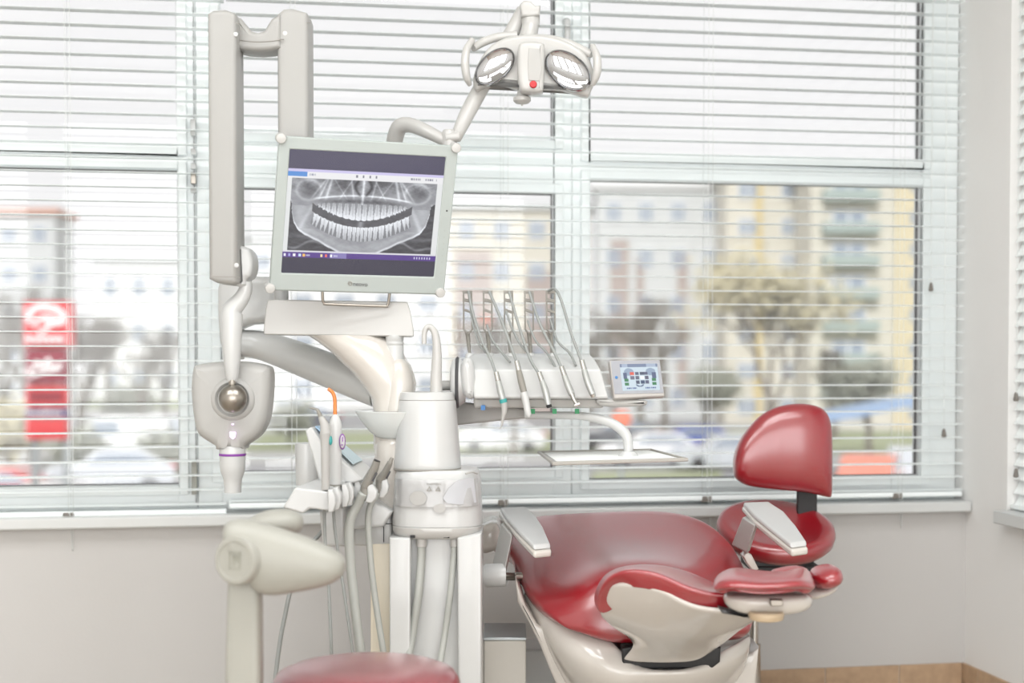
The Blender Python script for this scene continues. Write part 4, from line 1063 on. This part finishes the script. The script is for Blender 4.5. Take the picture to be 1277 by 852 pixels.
def seatn(cx, cy, d, rx, ry, th):
    # saddle seat: disc with dished centre and rolled edge
    c = V(cx, cy, d)
    u = (R-Z*.02).normalized(); h_ = (H+Z*.34).normalized(); n_ = u.cross(h_).normalized()
    prof = [(0.001, .35), (.3, .36), (.55, .48), (.75, .8), (.88, 1.0), (.97, .8), (1.0, .3), (.98, -.3), (.90, -.8), (.7, -1.0), (.001, -1.0)]
    vs, fs = [], []; seg = 44
    for r_, z_ in prof:
        for j in range(seg):
            an = 2*PI*j/seg
            vs.append(c+u*(rx*r_*math.cos(an))+h_*(ry*r_*math.sin(an))+n_*(z_*th))
    for i in range(len(prof)-1):
        for j in range(seg):
            a, b = i*seg+j, i*seg+(j+1) % seg; fs.append((a, b, b+seg, a+seg))
    return vs, fs
mk('seat', seatn(967, 664, D-.02, 73*D/F, .18, .032), RED, t, ang=80)
mk('back_support', [box(V(1009, 665, D+.12), (.035, .02, .16), frame='v'), box(V(998, 703, D+.02), (.07, .22, .018), frame='v')], BLACK, t, bev=.003)
mk('under_plate', box(V(965, 704, D), (.16, .22, .02), frame='v'), BLACK, t, bev=.004)
pz = V(941, 706, D)
mk('gas_column', [tube([pz, toz(pz, .25)], .0125, 18, smooth=False), tube([toz(pz, .26), toz(pz, .07)], .019, 20, smooth=False)], CHROME, t)
for k in range(5):
    an = 2*PI*k/5
    dr = R*math.cos(an)+H*math.sin(an)
    b_ = toz(pz, .085)
    a_ = mk('foot_leg', tube([b_, b_+dr*.13-Z*.005, b_+dr*.27-Z*.022], [.02, .018, .013], 12), CHROME, t)
    mk('caster', [tube([b_+dr*.27-Z*.022, b_+dr*.27-Z*.04], .008, 10, smooth=False), lathe(b_+dr*.27-Z*.062-dr.cross(Z)*.012, [(.018, 0), (.0225, .004), (.0225, .020), (.018, .024)], axis=dr.cross(Z), seg=20)], BLACK, a_)

# ================================================================== FOREGROUND STOOL
D = 2.75
t = thing('stool', 'rose-coloured round stool in the foreground with cream curved arm support', 'stool', toz(V(457, 852, D+.12), 0))
sc_ = V(457, 836, D+.12)
rad = 118*(D+.12)/F
mk('seat', lathe(sc_-Z*.03, [(.001, .047), (.06, .046), (.11, .043), (.15, .036), (.175, .026), (rad-.002, .008), (rad, -.008), (rad-.008, -.03), (.14, -.04)], seg=64), REDS, t, ang=80)
mk('seat_base', lathe(sc_-Z*.075, [(.10, -.02), (.14, 0), (.15, .012)], seg=40), CREAM, t)
mk('gas_column', [tube([toz(sc_, sc_.z-.09), toz(sc_, .26)], .0135, 18, smooth=False), tube([toz(sc_, .27), toz(sc_, .08)], .025, 20, smooth=False)], CHROME, t)
for k in range(5):
    an = 2*PI*k/5+.2
    dr = R*math.cos(an)+H*math.sin(an); b_ = toz(sc_, .085)
    a_ = mk('foot_leg', tube([b_, b_+dr*.13-Z*.005, b_+dr*.26-Z*.022], [.022, .018, .013], 12), CHROME, t)
    mk('caster', [tube([b_+dr*.26-Z*.022, b_+dr*.26-Z*.04], .008, 10, smooth=False), lathe(b_+dr*.26-Z*.062-dr.cross(Z)*.012, [(.018, 0), (.0225, .004), (.0225, .020), (.018, .024)], axis=dr.cross(Z), seg=20)], BLACK, a_)
mk('support_post', puff([(287, 705), (327, 705), (327.5, 900), (322, 960), (284, 960), (281, 900)], D+.005, .028, .016, n=5), CREAM, t)
mk('post_bracket', [tube([V(304, 950, D), V(380, 955, D+.06), sc_-Z*.07], [.02, .02, .02], 14)], CREAM, t)
mk('arm_support', hloft([(279, 668, 676, D-.03, .004), (280.5, 657, 688, D-.03, .022), (285, 650.5, 698, D-.03, .034), (295, 648, 710, D-.03, .042), (308, 648, 724, D-.03, .046), (323, 651, 739, D-.03, .048), (342, 656.5, 742.5, D-.03, .048), (362, 663, 740, D-.03, .047), (382, 670, 736.5, D-.03, .045), (400, 677.5, 732.5, D-.03, .043), (414, 684.5, 727.5, D-.03, .039), (424, 691, 721, D-.03, .030), (429, 697, 715, D-.03, .018), (430.5, 702, 710, D-.03, .005)], pw=2.25), CREAM, t, ang=80)
mk('arm_support_rear', hloft([(298, 655, 668, D+.13, .02), (312, 646, 670, D+.13, .04), (330, 637.5, 670, D+.13, .05), (350, 635, 668, D+.13, .05), (366, 637.5, 666, D+.13, .04), (375, 643, 662, D+.13, .025), (378.5, 650, 655, D+.13, .004)]), CREAM, t, ang=80)
kax = (-H-R*.42+Z*.05).normalized()
mk('pivot_knob', lathe(V(304.5, 697.5, D-.045), [(.046, -.03), (.047, .012), (.0465, .026), (.043, .032), (.036, .033), (.034, .031), (.02, .031), (.001, .031)], axis=kax, seg=48), CREAM, t)
kc = V(304.5, 697.5, D-.045)+kax*.0312
ku = kax.cross(Z).normalized()*-1
if ku.dot(R) < 0: ku = -ku
def kq(u0, u1, v0, v1): return loft([[kc+ku*u+Z*v+kax*h for u, v in ((u0, v0), (u1, v0), (u1, v1), (u0, v1))] for h in (0, .0012)])
for q_ in [kq(-.012, .012, .014, .016), kq(-.012, -.010, -.016, .016), kq(.010, .012, -.016, .016), kq(-.012, .012, -.016, -.014), kq(-.004, -.001, -.010, .010), kq(-.004, .005, .006, .009), kq(.003, .006, -.002, .009)]: mk('knob_emblem', q_, mat('emblem_cream', (150, 150, 138), .5) if 'emblem_cream' not in MATS else MATS['emblem_cream'], t)

# ================================================================== OUTSIDE
GZ = -3.5
def gm(name, rgb, **k): return mat(name, rgb, .9, **k)
ASPH = gm('pale_asphalt', (150, 149, 150), var=.06, vscale=.2); GRASS = gm('winter_grass', (150, 156, 122), var=.12, vscale=.5)
PAVE = gm('pale_paving', (176, 175, 172), var=.05)
CREAMW = gm('cream_render', (206, 201, 188)); GREYB = gm('pale_grey_render', (200, 202, 202)); BRICK = gm('brown_render', (170, 156, 150)); WHITEB = gm('white_render', (228, 228, 228))
WING = mat('far_window_glass', (150, 160, 174), .2); BARK = gm('grey_bark', (116, 108, 98)); LEAFY = gm('yellow_green_leaves', (196, 188, 158), var=.2); EVER = gm('dull_evergreen', (150, 152, 138), var=.2)
BALB = gm('green_balcony', (160, 172, 168)); ROOFC = gm('red_roof', (196, 150, 132))
S('ground', bb(-260, 260, 2.2, 420, GZ-.2, GZ), PAVE)
def strip(name, pts, m, z=.02):
    return S(name, ([Vector((*V(px, 445+(-(GZ+z)+CAMZ)*F/d, d).xy, GZ+z)) for px, d in pts], [tuple(range(len(pts)))]), m, solid=.01)
strip('road', [(-300, 50), (1700, 56), (1700, 66), (-300, 60)], ASPH)
strip('road', [(-300, 92), (1700, 96), (1700, 118), (-300, 112)], ASPH, z=.03)
for q_ in ([(85, 55), (300, 55), (300, 63), (100, 61)], [(95, 67), (240, 66), (200, 78), (130, 80)], [(-160, 70), (30, 70), (30, 88), (-160, 86)], [(300, 70), (500, 70), (500, 88), (330, 86)], [(560, 68), (740, 68), (740, 88), (560, 88)], [(700, 68), (1600, 69), (1600, 90), (720, 88)], [(735, 51), (900, 52), (900, 58), (740, 57)], [(110, 125), (300, 125), (300, 160), (90, 150)]):
    strip('lawn', q_, GRASS, z=.05)

def bxv(px, d, w, dep, h, z0=GZ, off=0):
    """box by pixel column centre at depth d, metres sizes"""
    c = V(px, 445, d); return box(Vector((c.x, c.y, z0+h/2))+H*(dep/2), (w, dep, h), frame='v')
def building(px0, px1, ytop, d, wallm, label, cols, rows_, winm=WING, bal=(), band=None, dep=12, roof=None, y0=None):
    dep = 5
    w = (px1-px0)*d/F; pc_ = (px0+px1)/2; zt = CAMZ+(445-ytop)*d/F; h = zt-GZ
    base = V(pc_, 445, d); base.z = GZ
    b = thing('building', label, 'building', base)
    mk('walls', bxv(pc_, d, w, dep, h), wallm, b)
    if roof: mk('roof', box(Vector((base.x, base.y, zt+.25))+H*(dep/2), (w+.8, dep+.8, .5), frame='v'), roof, b)
    fh = h/rows_
    for r_ in range(rows_):
        for c_ in range(cols):
            x = (c_+.5)/cols*w-w/2; z = GZ+fh*(r_+.5)
            wf = mk('window', box(base*1+R*x-H*.03+Z*(z-GZ), (w/cols*.46, .12, fh*.48), frame='v'), WHITEB, b)
            mk('pane', [box(base+R*(x+s*w/cols*.11)-H*.1+Z*(z-GZ), (w/cols*.18, .05, fh*.40), frame='v') for s in (-1, 1)], winm, wf)
            if (c_ in bal) and r_ > 0:
                mk('balcony', box(base+R*x-H*.55+Z*(z-GZ-fh*.32), (w/cols*.72, 1.1, fh*.32), frame='v'), BALB, b)
    if band:
        for (u0, u1, v0, v1, m_) in band:
            mk('facade_band', box(base+R*((u0+u1)/2-.5)*w-H*.06+Z*(h*(v0+v1)/2), ((u1-u0)*w, .1, (v1-v0)*h), frame='v'), m_, b)
    return b
building(1010, 1200, 212, 92, CREAMW, 'tall cream apartment block with balconies at the far right of the window', 2, 8, bal=(0,), band=[(.55, .95, 0, 1, mat('ochre_band', (208, 196, 166), .9))], roof=GREYB)
building(905, 1012, 216, 98, CREAMW, 'pale cream apartment block in the centre of the right window', 2, 7, band=[(.33, .42, 0, 1, mat('ochre_stripe', (206, 188, 142), .9))], roof=GREYB)
building(745, 905, 236, 104, GREYB, 'long pale grey block with brown lower storeys left of the cream block', 4, 5, band=[(.1, .24, .1, .78, BRICK), (.30, .36, .1, .7, BRICK), (.62, .7, .1, .72, BRICK)], roof=WHITEB)
building(560, 735, 262, 110, CREAMW, 'cream building behind the mullion between the middle and right windows', 4, 5, band=[(.05, .3, 0, .8, BRICK), (.55, .8, 0, .7, BRICK)], roof=GREYB)
building(300, 560, 300, 130, WHITEB, 'low white building mostly behind the monitor', 5, 4, roof=GREYB)
building(120, 300, 330, 150, WHITEB, 'distant white building left of the x-ray arm', 5, 3, roof=GREYB)
building(-120, 70, 268, 120, GREYB, 'grey block with pale red roof behind the bare trees at the far left', 5, 5, roof=ROOFC)

def tree(px, d, h, spread, label, leafm=None, dens=5, nm='tree', gname='bare trees outside the window', seed=0, thick=.18, leaves=260):
    rnd = random.Random(seed)
    base = V(px, 445, d); base.z = GZ
    tr = thing(nm, label, 'tree', base)
    g = []; tips = []
    def grow(p, dr, L, r_, lev):
        q = p+dr*L; mid = p+dr*L*.5+Vector((rnd.uniform(-1, 1), rnd.uniform(-1, 1), 0))*L*.06
        g.append(tube([p, mid, q], [r_, r_*.85, r_*.68], 5 if lev > 1 else 8, smooth=False))
        if lev >= dens: tips.append(q); return
        for k in range(3 if lev < 3 else 3):
            ax = Vector((rnd.gauss(0, 1), rnd.gauss(0, 1), rnd.gauss(0, .5)))
            nd = (dr+ax.normalized()*spread*rnd.uniform(.5, 1)+Z*.12).normalized()
            grow(p+dr*L*rnd.uniform(.7, 1), nd, L*rnd.uniform(.66, .82), r_*.62, lev+1)
    grow(base, Vector((0, 0, 1)), h*.27, thick, 0)
    mk('trunk', g, BARK, tr, cleandup=False)
    if leafm:
        lv, lf = [], []
        for tp in tips:
            for k in range(max(1, leaves//max(1, len(tips)))):
                c_ = tp+Vector((rnd.gauss(0, .4), rnd.gauss(0, .4), rnd.gauss(0, .35)))
                a = Vector((rnd.gauss(0, 1), rnd.gauss(0, 1), rnd.gauss(0, 1))).normalized()*.16; b = a.orthogonal().normalized()*.12
                i0 = len(lv); lv += [c_-a, c_+b, c_+a, c_-b]; lf.append((i0, i0+1, i0+2, i0+3))
        mk('foliage', (lv, lf), leafm, tr, cleandup=False)
    return tr
tree(960, 60, 11, .75, 'large tree with pale yellowish crown in the centre of the right window', LEAFY, 5, seed=3, leaves=2600)
tree(830, 70, 9, .7, 'bare grey-brown tree in front of the grey block', None, 5, seed=4)
tree(765, 84, 9, .7, 'bare tree just right of the window mullion', None, 5, seed=5)
tree(640, 66, 8, .7, 'bare tree seen behind the whip arms of the delivery unit', None, 5, seed=6)
tree(40, 62, 8.6, .7, 'dense bare tree above the red sign at the far left', None, 6, seed=8, thick=.22)
tree(100, 70, 8.2, .7, 'bare tree to the right of the red sign top', None, 6, seed=9)
tree(-40, 66, 9, .7, 'bare tree at the left edge of the picture behind the blind', None, 6, seed=10, thick=.22)
tree(175, 82, 6.5, .7, 'small bare tree in front of the distant white building', None, 5, seed=11)
tree(1085, 66, 5.5, .8, 'bushy small tree in front of the balconies', EVER, 4, seed=13, leaves=1500, nm='tree')
tree(880, 80, 5, .9, 'low dark bush-like tree at the foot of the grey block', EVER, 4, seed=14, leaves=1500)
tree(165, 88, 3, .9, 'low evergreen shrub on the verge left of the x-ray head', EVER, 4, seed=15, leaves=1200, nm='shrub', thick=.08)
tree(12, 50, 3.6, .9, 'yellow-green shrub at the far left beside the red sign', LEAFY, 4, seed=16, leaves=1500, nm='shrub', thick=.08)

for k_, (px_, d_, h_, lab_) in enumerate((
    (5, 78, 10, 'tall bare tree in front of the pale red roof'),
    (70, 84, 9, 'bare tree directly behind the top of the red sign'),
    (135, 92, 9, 'bare tree midway between the red sign and the window frame'),
    (205, 100, 8, 'bare tree close to the left window frame post'),
    (605, 78, 8.5, 'bare tree behind the second whip arm'),
    (733, 98, 10, 'tall bare tree beside the right edge of the mullion'),
    (800, 88, 10.5, 'tall bare tree in front of the brown facade band of the grey block'),
    (1040, 80, 6, 'bare tree between the centre crown and the balconies'))):
    tree(px_, d_, h_, .75, lab_, None, 6, seed=30+k_, thick=.24)
for k_, (px_, d_, h_, lab_) in enumerate((
    (98, 56, 1.3, 'low hedge shrub on the verge just right of the red sign'),
    (150, 66, 1.3, 'low hedge shrub in the middle of the verge right of the red sign'),
    (203, 56, 1.3, 'low hedge shrub on the verge next to the left window frame'),
    (360, 74, 2.2, 'low shrub on the lawn seen between the x-ray head and the syringe'))):
    tree(px_, d_, h_, .7, lab_, EVER, 4, seed=60+k_, leaves=900, nm='shrub', thick=.06)

def car(px, d, ang, paint, label, nm='car', van=False, L=4.3):
    base = V(px, 445, d); base.z = GZ+.03
    c_ = thing(nm, label, 'car', base)
    ca, sa = math.cos(ang), math.sin(ang); ax = R*ca+H*sa; sx_ = -R*sa+H*ca
    def P(x, y, z): return base+ax*x+sx_*y+Z*z
    h = 1.45 if not van else 2.0; Lh = L/2
    pr = [(-Lh, .35), (-Lh+.03, .75), (-Lh+.35, .92), (-Lh+1.2, .98), (-Lh+1.75, h-.05), (-Lh+2.2, h), (Lh-1.1, h-.02), (Lh-.35, .98), (Lh-.03, .85), (Lh, .4), (Lh-.2, .22), (-Lh+.2, .22)]
    if van: pr = [(-Lh, .35), (-Lh+.05, .9), (-Lh+.5, 1.1), (-Lh+1.1, h-.1), (-Lh+1.5, h), (Lh-.1, h), (Lh, .4), (Lh-.2, .22), (-Lh+.2, .22)]
    W2 = .85
    mk('body', loft([[P(x, -W2, z) for x, z in pr], [P(x, W2, z) for x, z in pr]]), paint, c_, bev=.07, bevseg=3)
    wp = [(-Lh+1.35, 1.0), (-Lh+1.82, h-.13), (-Lh+2.2, h-.1), (Lh-1.25, h-.12), (Lh-.62, 1.0)] if not van else [(-Lh+.75, 1.15), (-Lh+1.2, h-.2), (-Lh+2.2, h-.2), (-Lh+2.2, 1.15)]
    mk('side_windows', [loft([[P(x, s*(W2+.005), z) for x, z in wp], [P(x, s*(W2-.03), z) for x, z in wp]]) for s in (-1, 1)], WING, c_)
    for x in (-Lh+.85, Lh-.85):
        for s in (-1, 1):
            mk('wheel', lathe(P(x, s*(W2-.12), .32), [(.2, -.1), (.31, -.1), (.33, -.06), (.33, .08), (.28, .12), (.2, .12)], axis=sx_*s, seg=20), BLACK, c_)
    for s in (-1, 1):
        mk('tail_light', box(P(Lh-.02, s*.62, .82), (.14, .14, .16), frame='v'), REDBTN, c_)
    return c_
cp_ = {n: mat('car_paint_'+n, c, .25, coat=.6) for n, c in dict(white=(236, 236, 238), silver=(196, 200, 206), blue=(60, 84, 172), red=(190, 60, 62), dark=(96, 98, 106), orange=(220, 120, 90)).items()}
car(860, 66, .05, cp_['blue'], 'blue parked car seen right of the instrument tray')
car(810, 60, .1, cp_['white'], 'white parked car directly behind the instrument tray')
car(905, 58, .1, cp_['silver'], 'silver parked car left of the red stool backrest')
car(770, 72, .0, cp_['dark'], 'dark grey car farther back above the tray')
car(1085, 46, 1.2, cp_['orange'], 'red-orange car seen right of the stool backrest')
car(1140, 50, 1.3, cp_['silver'], 'silver car at the right end of the window')
car(355, 108, .05, cp_['white'], 'distant white car between the x-ray head and monitor console')
car(383, 92, .05, cp_['dark'], 'small dark car beside the distant white car')
car(150, 63, .1, cp_['white'], 'white van on the road right of the red sign', van=True)
car(195, 74, .05, cp_['silver'], 'silver car on the road near the window frame')
car(-22, 41, .1, cp_['red'], 'red car at the left edge behind the red sign')
car(55, 36, .35, cp_['white'], 'white car parked in front of the sign base')
car(135, 49, .3, cp_['silver'], 'silver car parked right of the sign base')
car(625, 70, .0, cp_['white'], 'white car seen below the delivery unit')
# carport
cb = V(1110, 445, 52); cb.z = GZ
t = thing('carport', 'blue-roofed carport by the street at the right end of the window', 'carport', cb)
mk('roof', [loft([[cb+R*-2.9+H*y+Z*(2.1) for y in (0, 4)]+[cb+R*-2.9+H*y+Z*2.25 for y in (4, 0)], [cb+R*2.9+H*y+Z*3.2 for y in (0, 4)]+[cb+R*2.9+H*y+Z*3.35 for y in (4, 0)]])], mat('blue_roof', (140, 166, 200), .5), t)
for x, h in ((-2.6, 2.1), (2.6, 3.1)):
    for y in (.2, 3.8): mk('post', tube([cb+R*x+H*y, cb+R*x+H*y+Z*h], .09, 10, smooth=False), mat('post_blue', (90, 130, 180), .5), t)
# sign pylon
d = 34
def SP(x, y, off=0): return V(x, y, d)-H*off
t = thing('sign_pylon', 'tall red roadside sign pylon with white emblem seen through the left window', 'sign', toz(V(62, 560, d), GZ))
SRED = mat('sign_red', (206, 34, 44), .4); SDARK = mat('sign_maroon', (140, 34, 58), .4); SPUR = mat('sign_purple', (86, 56, 120), .4); SWH = mat('sign_white', (246, 240, 240), .5)
mk('sign_board', puff([(32, 376), (92, 376), (92, 433), (32, 433)], d, .18, .03), SRED, t)
mk('sign_board', puff([(34, 436), (85, 436), (85, 478), (34, 478)], d, .15, .03), SDARK, t)
mk('sign_board', puff([(34, 481), (85, 481), (85, 508), (34, 508)], d, .15, .03), SRED, t)
mk('sign_board', puff([(34, 511), (85, 511), (85, 520), (34, 520)], d, .15, .03), SPUR, t)
mk('sign_board', puff([(34, 522), (85, 522), (85, 548), (34, 548)], d, .15, .03), SRED, t)
mk('sign_post', [tube([SP(40, 376, -.1), toz(SP(40, 376, -.1), GZ)], .09, 10, smooth=False), tube([SP(80, 376, -.1), toz(SP(80, 376, -.1), GZ)], .09, 10, smooth=False)], STEEL, t)
def stroke(pts, r_, m_, nm): mk(nm, tube([SP(x, y, .2) for x, y in pts], [r_]*len(pts), 8, flat=.3), m_, t)
stroke([(39, 402), (42, 389), (55, 383), (74, 387), (83, 397), (76, 403), (60, 399)], .075, SWH, 'emblem')
stroke([(44, 407), (58, 396), (72, 400), (62, 409), (52, 416)], .055, SWH, 'emblem')
mk('lettering', [tube([SP(x, 420, .2), SP(x+4.5, 427, .2)], .05, 6, smooth=False) for x in (37, 45, 53, 61, 69, 77)]+[tube([SP(x+4, 420, .2), SP(x+4.5, 428, .2)], .04, 6, smooth=False) for x in (37, 45, 53, 61, 69, 77)], SWH, t)
stroke([(39, 468), (50, 452), (56, 460), (64, 448), (68, 462), (80, 452)], .05, SWH, 'script_mark')
stroke([(40, 470), (60, 464), (80, 460)], .035, SWH, 'script_mark')
mk('lettering_small', [tube([SP(x, 488, .2), SP(x, 500, .2)], .035, 6, smooth=False) for x in (42, 48, 54, 60, 66, 72, 78)], SDARK, t)
mk('lettering_small', [tube([SP(x, 513.5, .2), SP(x+3.5, 517.5, .2)], .03, 6, smooth=False) for x in (40, 46, 52, 58, 64, 70, 76)], SWH, t)
# street signs / traffic lamp
def pole(px, d_, h, m_, label, nm, head):
    b = V(px, 445, d_); b.z = GZ
    t_ = thing(nm, label, 'street furniture', b)
    mk('pole', tube([b, b+Z*h], .07, 10, smooth=False), STEEL, t_)
    mk('head', head(b+Z*h), m_, t_)
pole(775, 44, 2.7, cp_['orange'], 'round orange-red road sign just below the delivery display', 'road_sign', lambda p: lathe(p-H*.1, [(.30, 0), (.30, .04), (.28, .05)], axis=-H, seg=28))
pole(608, 90, 6.5, cp_['orange'], 'orange lit sign board on a pole seen behind the second whip arm', 'road_sign', lambda p: box(p, (.9, .1, 1.3), frame='v'))

# ================================================================== LIGHT
w = bpy.data.worlds.new('world'); sc.world = w; w.use_nodes = True
nt = w.node_tree; bg = nt.nodes['Background']
tc = nt.nodes.new('ShaderNodeTexCoord'); nz_ = nt.nodes.new('ShaderNodeTexNoise'); nz_.inputs['Scale'].default_value = 2.5; nz_.inputs['Detail'].default_value = 3
cr = nt.nodes.new('ShaderNodeValToRGB'); cr.color_ramp.elements[0].color = (.80, .785, .80, 1); cr.color_ramp.elements[1].color = (.88, .86, .86, 1); cr.color_ramp.elements[0].position = .3; cr.color_ramp.elements[1].position = .7
nt.links.new(tc.outputs['Generated'], nz_.inputs['Vector']); nt.links.new(nz_.outputs['Fac'], cr.inputs[0]); nt.links.new(cr.outputs[0], bg.inputs[0])
bg.inputs[1].default_value = 1.14
def light(name, typ, loc, energy, color=(1, 1, 1), size=None, rot=None, **k):
    l = bpy.data.lights.new(name, typ); l.energy = energy; l.color = color
    if size: l.shape = 'RECTANGLE'; l.size = size[0]; l.size_y = size[1]
    for a, b in k.items(): setattr(l, a, b)
    o = bpy.data.objects.new(name, l); col.objects.link(o); o.location = loc
    if rot: o.rotation_euler = rot
    return o
s = light('sun', 'SUN', (0, -10, 20), 2.8, (1, .985, .965), angle=.3)
s.rotation_euler = Vector((.35, 1, -.75)).to_track_quat('-Z', 'Y').to_euler()
for i, (x, y) in enumerate(((-1.7, -2.7), (-.3, -2.7), (1.1, -2.7), (-1.0, -1.9), (.8, -1.9))):
    light('ceiling_light', 'AREA', (x, y, ZC-.02), 15, (.98, .99, 1), (1.2, .6))
# added frontal fill: four unseen light strips on the wall behind the camera
for k_ in range(4):
    light('rear_fill', 'AREA', (-2.25+1.25*k_, YB+.03, 1.5), 34, (.97, .985, 1), (.98, 2.7), rot=(math.radians(90), 0, 0))
sc.view_settings.view_transform = 'Standard'; sc.view_settings.look = 'None'; sc.view_settings.gamma = 1
sc.view_settings.use_curve_mapping = False; sc.view_settings.exposure = 0.12
sc.cycles.use_denoising = True
sc.cycles.max_bounces = 10; sc.cycles.diffuse_bounces = 5; sc.cycles.transparent_max_bounces = 16
sc.cycles.caustics_reflective = False; sc.cycles.caustics_refractive = False
